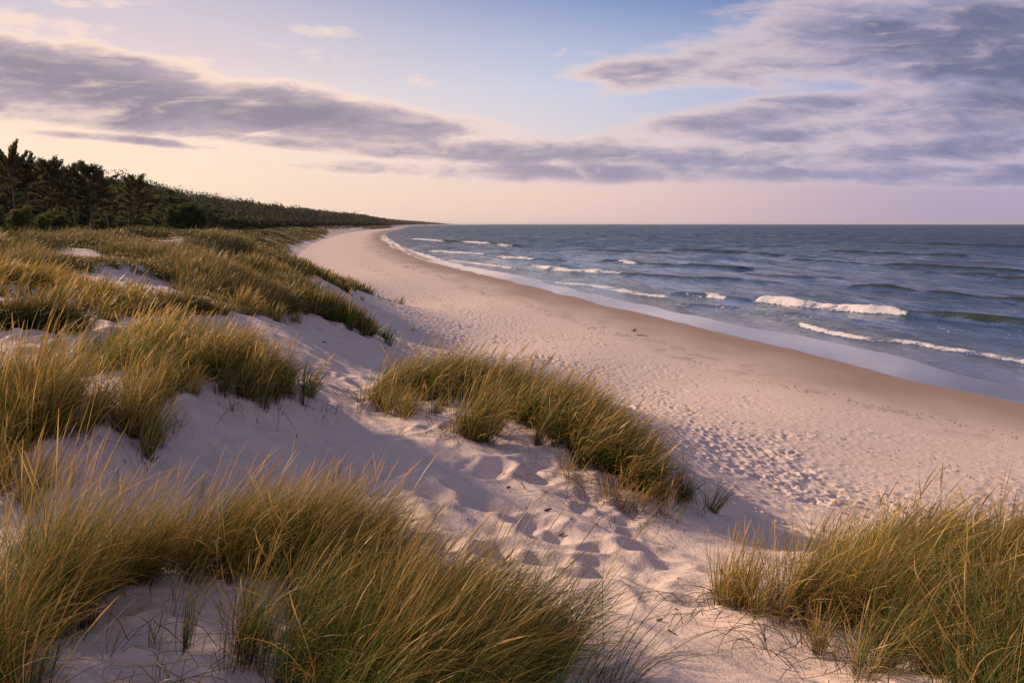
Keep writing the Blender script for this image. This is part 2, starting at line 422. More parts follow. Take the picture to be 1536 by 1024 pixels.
M_FAR = leaf_material('far_foliage', (0.014, 0.020, 0.009), (0.062, 0.066, 0.024), (0.062, 0.066, 0.024))
M_BARK = plain('bark', (0.06, 0.04, 0.028), (0.14, 0.09, 0.06), 9)
M_WOOD = plain('driftwood_grey', (0.045, 0.035, 0.03), (0.13, 0.10, 0.08), 14)
M_PALE = plain('bleached_wood', (0.45, 0.40, 0.34), (0.62, 0.56, 0.48), 14)
M_WEED = plain('dry_seaweed', (0.05, 0.035, 0.025), (0.16, 0.10, 0.06), 14)

# ------------------------------------------------------------------ polar sheets
def polar(radii, angs):
    a, r = np.meshgrid(angs, radii, indexing='xy')
    X = r * np.sin(a); Y = OY + r * np.cos(a)
    nr, na = X.shape
    i = np.arange(nr - 1)[:, None] * na + np.arange(na - 1)[None, :]
    q = np.stack([i, i + na, i + na + 1, i + 1], -1)
    return X, Y, q
def geo(a, b, step):
    n = max(2, int(math.log(b / a) / step)); return np.exp(np.linspace(math.log(a), math.log(b), n, endpoint=False))

D = math.radians
dense = np.linspace(D(-37), D(37), 1250)
angs = np.concatenate([np.linspace(D(-180), D(-42), 70, endpoint=False), np.linspace(D(-42), D(-37), 24, endpoint=False), dense, np.linspace(D(37), D(180), 90)[1:]])
radii = np.concatenate([geo(0.4, 5.6, 0.08), geo(5.6, 14, 0.0019), geo(14, 60, 0.0022), geo(60, 200, 0.0045), geo(200, 9500, 0.013), [9500]])
X, Y, q = polar(radii, angs)
Zg, C = ground(X.ravel(), Y.ravel()); Xr = X.ravel(); Yr = Y.ravel()
cq = C.reshape(X.shape)
keep = (cq[:-1, :-1] > -40) | (cq[1:, 1:] > -40)
q = q[keep]
wob = 0.6 * perlin(Xr / 5, Yr / 9, 61) + 0.25 * perlin(Xr / 1.3, Yr / 2.5, 62)
wob = wob + sstep(80, 260, Yr) * 3.2 * fbm(Yr / 38, C / 2.6, 3, 65)
wet = sstep(0.45, -0.1, C + wob)
wet = wet * (1 - sstep(90, 200, Yr) * 0.75 * sstep(0.10, -0.10, fbm(Yr / 26 + Xr / 9, C / 1.1, 3, 67)))
damp = sstep(11.5, 0.5, C + 3.0 * fbm(Xr / 5, Yr / 14, 3, 63)) * 0.97
damp = np.maximum(damp, 0.55 * sstep(10.5, 8.5, C + 3 * fbm(Xr / 5, Yr / 14, 3, 63)) * sstep(0.1, 0.5, fbm(Xr / 1.3, Yr / 2.2, 3, 66) + 0.2))
Rg = np.hypot(Xr, Yr)
vegn = fbm(Xr / 9, Yr / 13, 3, 64)
veg = sstep(29, 36, C + 6 * vegn) * (0.35 * sstep(25, 60, Rg) + 0.6 * sstep(60, 160, Rg)) * sstep(-0.55, -0.2, vegn)
veg = np.maximum(veg, sstep(48, 60, C) * sstep(30, 60, Rg))
used = np.zeros(len(Xr), bool); used[q.ravel()] = True
remap = np.cumsum(used) - 1
me = mesh_from('sand_ground', np.stack([Xr, Yr, Zg], 1)[used], remap[q], None, {'wet': wet[used], 'damp': damp[used], 'veg': veg[used]}, M_SAND)
link('ground', me, kind='structure')
print('ground', len(me.vertices), round(time.time() - T0, 1))
del X, Y, q, me

# ------------------------------------------------------------------ the sea
# (photo polyline of a crest, height m, shoreward width, seaward width, foam)
CREST = [
    ([(1240, 378), (1330, 382), (1450, 386)], 0.6, 3, 5, [], 0.8),
    ([(1330, 366), (1430, 369), (1536, 372)], 0.7, 5, 8, [], 0.7),
    ([(860, 374), (930, 378), (1000, 381)], 0.5, 3, 6, [], 0.7),
    ([(1380, 410), (1450, 413), (1500, 415)], 0.35, 1.5, 3, [], 0.8),
    ([(1110, 412), (1180, 416), (1270, 420)], 0.3, 1.4, 2.6, [], 0.7),
    ([(1400, 470), (1470, 476), (1560, 484)], 0.2, 0.9, 1.8, [], 0.5),
    ([(1128, 452), (1180, 456), (1250, 463), (1300, 468), (1345, 471), (1420, 479), (1536, 491), (1640, 500)], 0.66, 0.62, 2.0, [(1128, 1356)], 1.0),
    ([(1000, 440), (1060, 444), (1128, 452)], 0.35, 0.8, 1.8, [(1052, 1080)], 0.5),
    ([(1270, 430), (1330, 435), (1400, 442), (1536, 452), (1640, 458)], 0.6, 1.2, 2.5, [], 1.0),
    ([(1480, 418), (1536, 422), (1640, 428)], 0.6, 1.5, 2.5, [], 1.0),
    ([(770, 395), (830, 404), (920, 411), (1000, 417), (1080, 421), (1200, 427)], 0.5, 1.5, 3.0, [(795, 925)], 0.8),
    ([(900, 392), (990, 399), (1050, 402), (1120, 406)], 0.65, 1.8, 3.5, [(925, 952)], 0.9),
    ([(1000, 376), (1080, 380), (1170, 384)], 0.7, 3, 5, [], 0.9),
    ([(1180, 390), (1290, 397), (1400, 402), (1536, 410)], 0.6, 2, 4, [], 0.9),
    ([(640, 376), (700, 380), (740, 381)], 0.45, 3, 6, [(640, 735)], 0.8),
    ([(690, 363), (735, 366), (775, 371)], 0.6, 3, 7, [(690, 735), (742, 768)], 0.9),
    ([(615, 358), (655, 361), (700, 365)], 0.5, 4, 8, [(615, 665)], 0.8),
    ([(740, 385), (790, 388), (840, 392)], 0.35, 2, 4, [(745, 800)], 0.6),
    ([(660, 389), (720, 396), (780, 405), (840, 414)], 0.18, 1.4, 2.4, [(670, 770)], 0.4),
    ([(820, 423), (900, 430), (960, 441), (1040, 449)], 0.12, 0.8, 1.6, [(830, 1000)], 0.1),
    ([(1010, 458), (1060, 459), (1110, 463)], 0.22, 0.7, 1.6, [(1015, 1030)], 0.4),
    ([(1190, 482), (1230, 496), (1290, 508), (1365, 515), (1430, 526), (1480, 534), (1536, 543), (1640, 560)], 0.13, 0.36, 1.4, [(1195, 1640)], 0.0),
]
def crest_field(X, Y):
    H = np.zeros(len(X)); Fm = np.zeros(len(X)); G = np.zeros(len(X))
    for pts, hgt, ws, wo, foams, gr in CREST:
        a = np.array(pts, float); xx, yy = at_level(a[:, 0], a[:, 1], 0.15 if hgt > .3 else 0.02)
        s = np.linspace(0, 1, 60); k = np.linspace(0, 1, len(xx))
        xx = hermite(k, xx, s); yy = hermite(k, yy, s)
        pad = 9
        sel = np.nonzero((X > xx.min() - pad) & (X < xx.max() + pad) & (Y > yy.min() - pad) & (Y < yy.max() + pad))[0]
        if not len(sel): continue
        x = X[sel]; y = Y[sel]; best = np.full(len(x), 1e9); sg = np.zeros(len(x)); tt = np.zeros(len(x))
        for i in range(59):
            dx = xx[i + 1] - xx[i]; dy = yy[i + 1] - yy[i]; L2 = dx * dx + dy * dy
            t = np.clip(((x - xx[i]) * dx + (y - yy[i]) * dy) / L2, 0, 1)
            ex = x - xx[i] - t * dx; ey = y - yy[i] - t * dy; d = np.hypot(ex, ey)
            b = d < best; best[b] = d[b]; tt[b] = (i + t[b]) / 59
            crs = (dx * ey - dy * ex); sg[b] = np.sign(crs[b])
        # shoreward (towards -X, -Y) counts as positive
        shore_sign = 1.0
        mid = 30; nx = -(yy[mid + 1] - yy[mid]); ny = xx[mid + 1] - xx[mid]
        if nx * -1 + ny * -0.35 < 0: shore_sign = -1.0
        d = best * sg * shore_sign
        wobd = d + 0.35 * ws * perlin(x / 2.3, y / 2.3, 71)
        h = hgt * np.where(wobd > 0, np.exp(-(wobd / ws) ** 2), np.exp(-(wobd / wo) ** 2))
        px, py = to_px(x, y, 0 * x + .1)
        ends = sstep(0, 0.12, tt) * sstep(1, 0.9, tt) if hgt < .6 else sstep(0, 0.05, tt) * sstep(1, 0.97, tt)
        h = h * ends * (0.95 + 0.4 * perlin(x / 6, y / 6, 72))
        H[sel] = np.maximum(H[sel], h)
        fm = np.zeros(len(x))
        for a0, b0 in foams:
            wv = 14 * perlin(x / 1.2, y / 1.2, 75); e = sstep(a0 - 6, a0 + 10, px + wv * .5) * sstep(b0 + 14, b0 - 14, px + wv)
            jag = 0.45 * ws * perlin(x / 0.35, y / 0.35, 73) + 0.35 * ws * perlin(x / 1.6, y / 1.6, 74)
            f1 = sstep(-0.75 * ws, -0.2 * ws, d + jag) * sstep((1.9 if ws < 1 else 1.3) * ws, (1.2 if ws < 1 else 0.7) * ws, d + jag)
            gate = 0.80 + 0.5 * perlin(x / 3.1, y / 3.1, 76) + 0.3 * perlin(x / 0.8, y / 0.8, 77)
            fm = np.maximum(fm, e * f1 * np.clip(gate if hgt > .3 else gate - .12, 0.2, 1))
            trail = sstep(-4 * ws, 0, d) * (d < 0) * 0.36
            fm = np.maximum(fm, e * trail)
        Fm[sel] = np.maximum(Fm[sel], fm)
        G[sel] = np.maximum(G[sel], gr * sstep(0.25, 0.9, h / (hgt + 1e-6)) * (d > -0.4 * wo) * min(1.0, hgt / 0.35))
    return H, Fm, G

sa = np.concatenate([np.linspace(D(-14), D(36), 1050), np.linspace(D(36), D(150), 120)[1:]])
sr = np.concatenate([geo(24, 200, 0.0026), geo(200, 1500, 0.006), geo(1500, 9000, 0.02), geo(9000, 31000, 0.08), [31000]])
X, Y, q = polar(sr, sa)
Xr = X.ravel(); Yr = Y.ravel(); C = coast(Xr, np.minimum(Yr, 11500)); C = np.where(Yr > 8200, -500, C)
cq = C.reshape(X.shape); keep = (cq[:-1, :-1] < -1.5) | (cq[1:, 1:] < -1.5); q = q[keep]
used = np.zeros(len(Xr), bool); used[q.ravel()] = True; remap = np.cumsum(used) - 1
Xr = Xr[used]; Yr = Yr[used]; C = C[used]; R = np.hypot(Xr, Yr)
off = np.clip(-C, 0, None)
H, Fm, G = crest_field(Xr, Yr)
ph = off / 7.5 + 1.2 * perlin(Xr / 45, Yr / 45, 81)
sw = np.sin(ph * 2 * PI / 1.0) * perlin(Xr / 22, Yr / 40, 82)
al = Yr - 0.35 * Xr                                    # along the shore
def rdg(u, v, sd): return 0.55 - 1.5 * np.abs(fbm(u, v, 2, sd))
z = 0.10 * sw * sstep(6, 30, off) * sstep(900, 350, R)
z += 0.29 * rdg(off / 7.5 + 0.4 * perlin(Xr / 15, Yr / 15, 80), al / 26, 83) * sstep(12, 45, off) * sstep(1600, 600, R)
z += 0.16 * rdg(off / 2.6, al / 8.0, 84) * sstep(3, 16, off) * sstep(600, 200, R)
z += 0.045 * fbm(off / 0.9, al / 2.0, 2, 85) * sstep(0.5, 5, off - 5) * sstep(170, 70, R)
z += 0.5 * rdg(off / 24, al / 60, 86) * sstep(80, 300, off) * sstep(7000, 2500, R)
z += H + 0.12 * np.clip(Fm, 0, 1) * (fbm(Xr / 1.1, Yr / 0.8, 4, 87) + 0.7) * sstep(200, 100, R)
z *= sstep(3.0, 7.0, off)
z += 0.03 * sstep(2.0, 7, off) - 0.02 + 0.03 * perlin(Xr / 4.5, Yr / 7.5, 88) * sstep(14, 5, off)
# foam: lines that the swash leaves, lace behind them, streaks on the far bars
def ridge(x, y, s): return 1 - np.abs(fbm(x, y, 3, s)) * 2.4
lace = sstep(0.80, 0.98, ridge(Xr / 2.2, Yr / 2.0, 91)) * sstep(0.0, 0.5, perlin(Xr / 9, Yr / 12, 92) + 0.12) * sstep(5.5, 8, off) * sstep(26, 14, off) * sstep(170, 110, R)
edge = np.exp(-((off - 6.0 - 0.7 * perlin(Xr / 3, Yr / 5, 93)) / 0.16) ** 2) * sstep(-0.1, 0.35, perlin(Xr / 8, Yr / 11, 94))
lace2 = sstep(0.84, 0.99, ridge(off / 1.3, al / 3.2, 191)) * sstep(-0.1, 0.4, perlin(Xr / 7, Yr / 9, 192)) * sstep(6, 9, off) * sstep(40, 20, off) * sstep(260, 160, R)
Fm = np.maximum(Fm, 0.46 * lace2); Fm = np.maximum(Fm, 0.55 * lace); Fm = np.maximum(Fm, 0.5 * edge * sstep(200, 120, R))
for k, (o0, wd, sd) in enumerate(((7, 1.2, 95), (13, 1.6, 96), (21, 2.0, 97), (31, 2.2, 98), (43, 2.2, 99))):
    st = np.exp(-((off - o0 * (0.75 + 0.25 * sstep(60, 400, Yr)) - 5 * perlin(Xr / 40, Yr / 60, sd)) / (wd * (1 + R / 600))) ** 2)
    Fm = np.maximum(Fm, (0.34 if k == 0 else 0.52) * st * sstep(0.02, 0.35, fbm(Xr / 16, Yr / 28, 3, sd + 10) * 1.6) * sstep(85, 170, Yr) * (1 - 0.4 * k / 4) * sstep(1700, 700, Yr))
shal = sstep(19, 5.5, off) * 0.85 + 0.3 * sstep(90, 20, off) * sstep(60, 200, R)
link('sea', mesh_from('sea_surface', np.stack([Xr, Yr, z], 1), remap[q], None,
     {'foam': Fm, 'shallow': np.clip(shal, 0, 1), 'green': G, 'far': sstep(35, 420, R)}, M_SEA), kind='structure')
print('sea', len(Xr), round(time.time() - T0, 1))
del X, Y, q

# ------------------------------------------------------------------ marram grass
def blades(root, L, az, p0, p1, wid, nseg, curl, rnd, head=None, pw=1.4):
    N = len(L); P = root.copy()
    fa = rng.uniform(0, 2 * PI, N); fv = np.stack([np.cos(fa), np.sin(fa), rng.uniform(-.3, .3, N)], 1)
    V = np.empty((N, nseg + 1, 2, 3), np.float32); TT = np.empty((N, nseg + 1, 2), np.float32)
    for i in range(nseg + 1):
        t = i / nseg
        ph = p0 + (p1 - p0) * t ** pw; a = az + curl * t * t
        d = np.stack([np.sin(ph) * np.sin(a), np.sin(ph) * np.cos(a), np.cos(ph)], 1)
        s = np.cross(d, fv); s /= (np.linalg.norm(s, axis=1, keepdims=True) + 1e-6)
        w = wid * (0.75 + 0.5 * t if t < 0.5 else (1.0 - 0.86 * ((t - 0.5) * 2) ** 1.6))
        if head is not None:
            w = np.where(head, wid * (0.5 if t < 0.72 else (1.9 if t < 0.97 else 0.4)), w)
        V[:, i, 0] = P - s * w[:, None] / 2; V[:, i, 1] = P + s * w[:, None] / 2; TT[:, i] = t
        P = P + d * (L / nseg)[:, None]
    b = np.arange(N)[:, None] * (nseg + 1) * 2 + np.arange(nseg)[None] * 2
    Q = np.stack([b, b + 1, b + 3, b + 2], -1).reshape(-1, 4)
    return V.reshape(-1, 3), Q, TT.ravel(), np.repeat(rnd, (nseg + 1) * 2)

def tufts_blades(cx, cy, per, h, rad, lean, wind, wscale, straw, nseg, heads=0.04, droop=1.0, hk=None):
    """blades for tufts centred at (cx, cy); wind bends them towards +X"""
    n = len(cx); N = n * per
    tx = np.repeat(cx, per); ty = np.repeat(cy, per)
    hs = np.repeat(rng.uniform(0.62, 1.15, n) * (1.0 if hk is None else hk), per); tw = np.repeat(rng.normal(0, 0.45, n), per)
    a = rng.uniform(0, 2 * PI, N); r = rad * np.sqrt(rng.uniform(0, 1, N)) * rng.uniform(.5, 1.1, N)
    x = tx + r * np.sin(a); y = ty + r * np.cos(a)
    z = ground(x, y, False)[0] - 0.02
    out = np.abs(rng.normal(0, lean, N)) * (0.35 + 0.65 * r / rad)
    # initial direction = outward lean + wind
    wa = np.radians(rng.normal(82, 22, N)) + tw
    vx = out * np.sin(a) + wind * 0.35 * np.sin(wa); vy = out * np.cos(a) + wind * 0.35 * np.cos(wa)
    az = np.arctan2(vx, vy); p0 = np.clip(np.hypot(vx, vy), 0, 1.3)
    L = h * hs * rng.uniform(0.45, 1.12, N)
    short = rng.random(N) < 0.18; L = np.where(short, L * 0.5, L)
    dead = rng.random(N) < 0.14
    p1 = p0 + wind * rng.uniform(0.35, 1.3, N) * droop + np.abs(rng.normal(0, 0.32, N))
    p1 = np.where(dead, p1 + rng.uniform(0.5, 1.3, N), p1)
    # steer the tip towards the wind
    d = (wa - az + PI) % (2 * PI) - PI
    curl = d * rng.uniform(0.4, 1.0, N)
    head = rng.random(N) < heads
    L = np.where(head, h * hs * rng.uniform(1.0, 1.3, N), L); p1 = np.where(head, p0 + rng.uniform(.25, .8, N) * wind, p1)
    tr_ = np.repeat(rng.random(n), per)
    rnd = np.where((rng.random(N) < straw * (0.4 + 1.2 * tr_)) | dead | head, 1.01 + 0.99 * rng.random(N), 0.45 * rng.random(N) + 0.55 * (1 - tr_))
    wid = wscale * rng.uniform(0.6, 1.25, N)
    return blades(np.stack([x, y, z], 1), L, az, p0, p1, wid, nseg, curl, rnd, head, 1.3)

def strands(cx, cy, n, spread, h, w):
    """dead blades and runners lying on the sand round a clump"""
    k = rng.integers(0, len(cx), n); a = rng.uniform(0, 2 * PI, n); r = spread * rng.random(n)
    x = cx[k] + r * np.sin(a); y = cy[k] + r * np.cos(a)
    nseg = 6; L = h * rng.uniform(0.4, 1.1, n); az = a + rng.normal(0, 0.7, n); curl = rng.normal(0, 1.6, n)
    V = np.empty((n, nseg + 1, 2, 3)); TT = np.empty((n, nseg + 1, 2)); px, py = x, y
    lift = rng.uniform(0.0, 0.07, n)
    for i in range(nseg + 1):
        t = i / nseg; aa = az + curl * t
        z = ground(px, py, False)[0] + 0.035 + lift * math.sin(PI * min(1, t * 1.1)) + (0.02 if t > 0 else -0.03)
        ww = w * (1 - 0.7 * t)
        V[:, i, 0] = np.stack([px - np.cos(aa) * ww, py + np.sin(aa) * ww, z], 1); V[:, i, 1] = np.stack([px + np.cos(aa) * ww, py - np.sin(aa) * ww, z + w * .5], 1)
        TT[:, i] = 0.3 + 0.4 * t
        px = px + np.sin(aa) * L / nseg; py = py + np.cos(aa) * L / nseg
    b = np.arange(n)[:, None] * (nseg + 1) * 2 + np.arange(nseg)[None] * 2
    Q = np.stack([b, b + 1, b + 3, b + 2], -1).reshape(-1, 4)
    return V.reshape(-1, 3), Q, TT.ravel(), np.repeat(rng.random(n) * 2, (nseg + 1) * 2)

def join(parts):
    V, Q, T_, R_ = [], [], [], []; o = 0
    for v, q_, t, r in parts:
        V.append(v); Q.append(q_ + o); T_.append(t); R_.append(r); o += len(v)
    return np.concatenate(V), np.concatenate(Q), np.concatenate(T_), np.concatenate(R_)

def spine_points(spine, n, sp):
    pts = [hit(*p) for p in spine]
    P = np.array(pts)[:, :2]
    if len(P) == 1: c = np.repeat(P, n, 0)
    else:
        seg = np.linalg.norm(np.diff(P, axis=0), axis=1); cum = np.concatenate([[0], np.cumsum(seg)])
        t = rng.uniform(0, cum[-1], n)
        c = np.stack([np.interp(t, cum, P[:, 0]), np.interp(t, cum, P[:, 1])], 1)
    a = rng.uniform(0, 2 * PI, n); r = sp * np.abs(rng.normal(0, 0.72, n))
    return c[:, 0] + r * np.cos(a), c[:, 1] + r * np.sin(a), P.mean(0)

def clump(name, label, spine, n, per, h, sp, rad=0.05, lean=0.28, wind=0.55, straw=0.3, nseg=7, heads=0.03, dark=False, dry=0, group=None, w=None, dsp=None, darken=0.0):
    cx, cy, P = spine_points(spine, n, sp)
    dist = math.hypot(P[0], P[1])
    ww = w or max(0.0027, 0.00068 * dist)
    V, Q, T_, R_ = tufts_blades(cx, cy, per, h, rad, lean, wind, ww, straw, nseg, heads)
    ne = max(3, n // 5); ex, ey, _ = spine_points(spine, ne, sp * 2.1 + 0.12)
    o4 = tufts_blades(ex, ey, 9, h * 0.62, rad * 0.6, lean * 1.3, wind, ww, min(0.7, straw + .2), nseg, 0.0)
    V, Q, T_, R_ = join([(V, Q, T_, R_), o4])
    if darken:   # greener, less straw towards the right-hand end
        tx = (V[:, 0] - cx.min()) / (cx.max() - cx.min()); R_ = np.where(R_ <= 1, R_ * (1 - darken * np.clip(tx, 0, 1)), R_)
    z0 = float(ground(np.array([P[0]]), np.array([P[1]]), False)[0][0])
    O = np.array([P[0], P[1], z0])
    root = bpy.data.objects.new(name, None); COL.objects.link(root); root.location = O
    tag(root, label, 'grass clump', group)
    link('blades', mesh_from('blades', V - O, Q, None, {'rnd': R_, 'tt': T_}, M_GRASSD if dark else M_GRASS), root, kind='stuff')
    if dry:
        V, Q, T_, R_ = strands(cx, cy, dry, dsp or (sp + 0.25), 0.45, max(0.0026, 0.0005 * dist))
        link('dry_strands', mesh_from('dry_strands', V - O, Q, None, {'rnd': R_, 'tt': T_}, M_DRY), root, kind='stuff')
    return root

GR = 'marram grass clumps on the dunes'
# --- bottom left
clump('marram_clump', 'tall upright marram clump with dark stems in the bottom left corner', [(25, 960), (60, 965), (60, 900)], 26, 55, 0.80, 0.16, 0.06, 0.26, 0.4, 0.3, dry=40)
clump('marram_clump', 'loose straw-coloured marram between the dark corner clump and the bare sand mound', [(130, 905), (200, 870), (280, 850)], 34, 60, 0.60, 0.24, 0.05, 0.34, 0.6, 0.42, dry=60)
clump('marram_clump', 'golden wind-bent marram rooted on top of the bottom left sand mound', [(300, 850), (400, 845), (500, 865), (560, 880)], 110, 78, 0.58, 0.27, 0.05, 0.33, 0.85, 0.33, dry=160, darken=0.4)
clump('marram_clump', 'dense dark green marram leaning right at the bottom, left of the sand path', [(560, 905), (600, 960), (640, 1010), (600, 1080), (520, 1060), (700, 1060)], 200, 85, 0.56, 0.36, 0.05, 0.36, 0.95, 0.16, dark=True, dry=90)
clump('marram_clump', 'open green marram fringe beside the sand path at the bottom edge', [(720, 1000), (780, 1040), (830, 1080)], 34, 40, 0.62, 0.22, 0.05, 0.3, 0.75, 0.12, dark=True, dry=40)
clump('marram_clump', 'thin green tuft standing alone in front of the bottom left sand mound', [(275, 968)], 3, 16, 0.45, 0.04, 0.03, 0.2, 0.35, 0.2, dry=14)
clump('marram_clump', 'few curved stems rooted low on the dark sand at the bottom left', [(360, 985), (400, 1010), (470, 1000)], 18, 24, 0.5, 0.12, 0.04, 0.3, 0.5, 0.25, dark=True, dry=40)
clump('marram_clump', 'dark stems added beyond the left edge to shade the sand at the very bottom', [(-90, 930), (-60, 1000), (-20, 1050), (60, 1070)], 44, 55, 0.6, 0.2, 0.06, 0.3, 0.45, 0.3, dark=True, dry=60)  # added mostly out of view to shade the bottom left sand
# --- left edge, middle
clump('marram_clump', 'tall green marram against the left edge, above the corner clump', [(-60, 640), (0, 640), (60, 655), (110, 640)], 85, 65, 0.62, 0.32, 0.06, 0.24, 0.4, 0.35, dry=70)
clump('marram_clump', 'ragged marram with sprawling roots left of the sand hollow', [(150, 640), (185, 655), (215, 610), (240, 585)], 44, 55, 0.42, 0.28, 0.05, 0.3, 0.45, 0.5, dry=90)
clump('marram_clump', 'small leaning marram tuft at the lower left edge below the tall green marram', [(0, 735), (45, 745)], 10, 40, 0.42, 0.12, 0.05, 0.4, 0.4, 0.6, dry=30)
clump('marram_clump', 'sunlit rounded mound of marram with golden nodding seed heads left of the hollow', [(200, 530), (260, 545), (330, 560), (390, 580)], 165, 75, 0.45, 0.55, 0.06, 0.36, 0.75, 0.3, heads=0.05, dry=60)
clump('marram_clump', 'sparse short grey green marram stems at the foot of the golden mound', [(330, 590), (370, 602), (420, 592), (450, 590)], 26, 32, 0.38, 0.2, 0.05, 0.22, 0.3, 0.2, dark=True, dry=60)
# --- ridges further left
clump('marram_clump', 'long marram ridge with a dry tan crest running down from the left edge', [(-40, 420), (40, 428), (110, 440), (170, 462), (215, 480)], 150, 60, 0.34, 0.55, 0.08, 0.36, 0.75, 0.45, nseg=5, heads=0.06, dry=50)
clump('marram_clump', 'upright blue green marram tuft in the sandy dip beyond the golden mound', [(285, 428), (305, 432)], 18, 45, 0.55, 0.3, 0.08, 0.28, 0.25, 0.08, nseg=5, dark=True)
clump('marram_clump', 'thin scattered marram on the sand left of the dark slope clump', [(360, 465), (400, 475), (440, 480)], 32, 34, 0.4, 0.45, 0.08, 0.3, 0.35, 0.5, nseg=5, dry=50)
clump('marram_clump', 'low dark green marram strip running down the sand slope towards the beach', [(440, 455), (480, 470), (520, 488), (545, 498)], 100, 45, 0.55, 0.6, 0.1, 0.28, 0.45, 0.15, nseg=5, dark=True, dry=60)
clump('marram_clump', 'small dark tuft at the beach end of the low slope strip', [(556, 500)], 12, 40, 0.45, 0.3, 0.08, 0.3, 0.4, 0.1, nseg=5, dark=True)
clump('marram_clump', 'dark marram crest ending in a point at the edge of the beach', [(455, 408), (490, 418), (530, 432), (562, 443)], 240, 30, 0.7, 1.7, 0.25, 0.3, 0.4, 0.2, nseg=4, dark=True)
clump('marram_clump', 'broad dark green marram bank behind the sandy dip', [(370, 408), (400, 415), (440, 428)], 150, 34, 0.6, 1.4, 0.2, 0.3, 0.4, 0.2, nseg=4, dark=True)
# --- centre
clump('marram_clump', 'large arched marram clump crowning the central sand mound', [(575, 598), (640, 592), (700, 596), (770, 618), (850, 660), (910, 700), (950, 732), (972, 748)], 290, 80, 0.60, 0.34, 0.05, 0.33, 0.9, 0.25, heads=0.025, dry=260, darken=0.75)
clump('marram_clump', 'short pale fringe of marram at the left foot of the central clump', [(560, 606), (600, 622), (640, 628)], 44, 16, 0.40, 0.2, 0.05, 0.34, 0.35, 0.45, dry=50)
clump('marram_clump', 'separate yellow green marram tuft in front of the central clump', [(695, 655), (720, 660)], 14, 50, 0.66, 0.12, 0.05, 0.3, 0.6, 0.35, dry=60)
clump('marram_clump', 'tangle of dry hanging strands under the right end of the central clump', [(880, 720), (930, 750), (965, 775)], 12, 22, 0.35, 0.2, 0.05, 0.6, 0.3, 0.9, dry=200, dsp=0.6)
clump('marram_clump', 'tiny spiky marram tuft just beyond the right end of the central clump', [(1028, 752)], 6, 34, 0.34, 0.08, 0.05, 0.4, 0.15, 0.1, dark=True, dry=20)
# --- right
clump('marram_clump', 'low straw-coloured marram tuft at the left end of the right-hand grass', [(1085, 905), (1110, 912), (1150, 918)], 16, 42, 0.40, 0.10, 0.04, 0.3, 0.15, 0.6, dry=60)
clump('marram_clump', 'thin orange marram stems between the low tuft and the dense right-hand bank', [(1190, 925), (1240, 930), (1290, 920)], 48, 40, 0.52, 0.18, 0.04, 0.32, 0.45, 0.5, dry=60)
clump('marram_clump', 'small bunch of thin stems rooted in sand in front of the right-hand bank', [(1232, 975)], 3, 26, 0.30, 0.04, 0.03, 0.25, 0.1, 0.6, dry=40)
clump('marram_clump', 'dense sunlit marram bank leaning right at the right edge', [(1280, 880), (1340, 870), (1420, 880), (1500, 895), (1600, 900)], 165, 85, 0.56, 0.32, 0.05, 0.33, 0.95, 0.3, heads=0.03, dry=60)
clump('marram_clump', 'dark tangled marram in the bottom right corner', [(1400, 960), (1480, 990), (1560, 980), (1500, 1060), (1640, 1000)], 170, 75, 0.54, 0.32, 0.05, 0.4, 0.95, 0.25, dark=True, dry=80)
clump('marram_clump', 'few arching stems on the sand left of the bottom right corner', [(1250, 1024), (1310, 1010), (1350, 985)], 8, 28, 0.42, 0.14, 0.04, 0.4, 0.5, 0.5, dry=60)
print('clumps', round(time.time() - T0, 1))

# --- the dune carpet, too many tufts to count
GAPS = [[(0, 350), (20, 352), (35, 372), (80, 388), (70, 396), (30, 388), (0, 384)],
        [(185, 408), (215, 412), (268, 426), (270, 438), (215, 430), (185, 418)],
        [(20, 405), (60, 412), (100, 440), (170, 478), (200, 500), (130, 500), (60, 470), (20, 440)],
        [(350, 378), (385, 405), (430, 440), (455, 455), (400, 440), (345, 400)],
        [(470, 405), (500, 425), (560, 450), (600, 520), (560, 540), (540, 500), (470, 455), (440, 445)],
        [(240, 470), (330, 470), (470, 500), (560, 560), (560, 700), (240, 700), (300, 600), (460, 590)]]
N = 110000
U = rng.uniform(D(-36), D(4), N); Rr = np.exp(rng.uniform(math.log(10), math.log(430), N))
x = Rr * np.sin(U); y = Rr * np.cos(U)
zz, cc = ground(x, y, False); px, py = to_px(x, y, zz)
msc = 1 + Rr / 40; dn = fbm(x / (2.0 * msc), y / (2.6 * msc), 2, 120)
ok = (cc > 30 + 3 * fbm(x / 8, y / 14, 2, 121)) & (cc < 64) & (py < 520 + (px < 200) * 60) & (rng.random(N) < sstep(-0.28, 0.10, dn + 0.08))
for g in GAPS: ok &= ~poly_mask(px, py, g)
ok &= ~((px > 575) & (py > 420)) & ~((px > 120) & (py > 470)) & (px > -150)
ok &= ~((Rr > 100) & (fbm(x / 10, y / 20, 2, 122) < -0.28))
x = x[ok]; y = y[ok]; Rr = Rr[ok]; dn = dn[ok]; print('carpet tufts', len(x))
parts = []
for lo, hi, per, h, rad, nseg, w in ((0, 22, 44, 0.28, 0.16, 4, 0.0075), (22, 45, 30, 0.34, 0.28, 3, 0.014), (45, 100, 20, 0.40, 0.5, 3, 0.034), (100, 440, 12, 0.6, 1.3, 2, 0.12)):
    s = (Rr >= lo) & (Rr < hi)
    if s.any():
        print(lo, s.sum()); parts.append(tufts_blades(x[s], y[s], per, h, rad, 0.5, 0.6, w, 0.15, nseg, 0.04, hk=0.45 + 1.25 * sstep(-0.15, 0.4, dn[s])))
N2 = 60000; y2 = np.exp(rng.uniform(math.log(95), math.log(1500), N2)); c2 = rng.uniform(27, 52, N2) * (1 - 0.35 * sstep(250, 1400, y2))
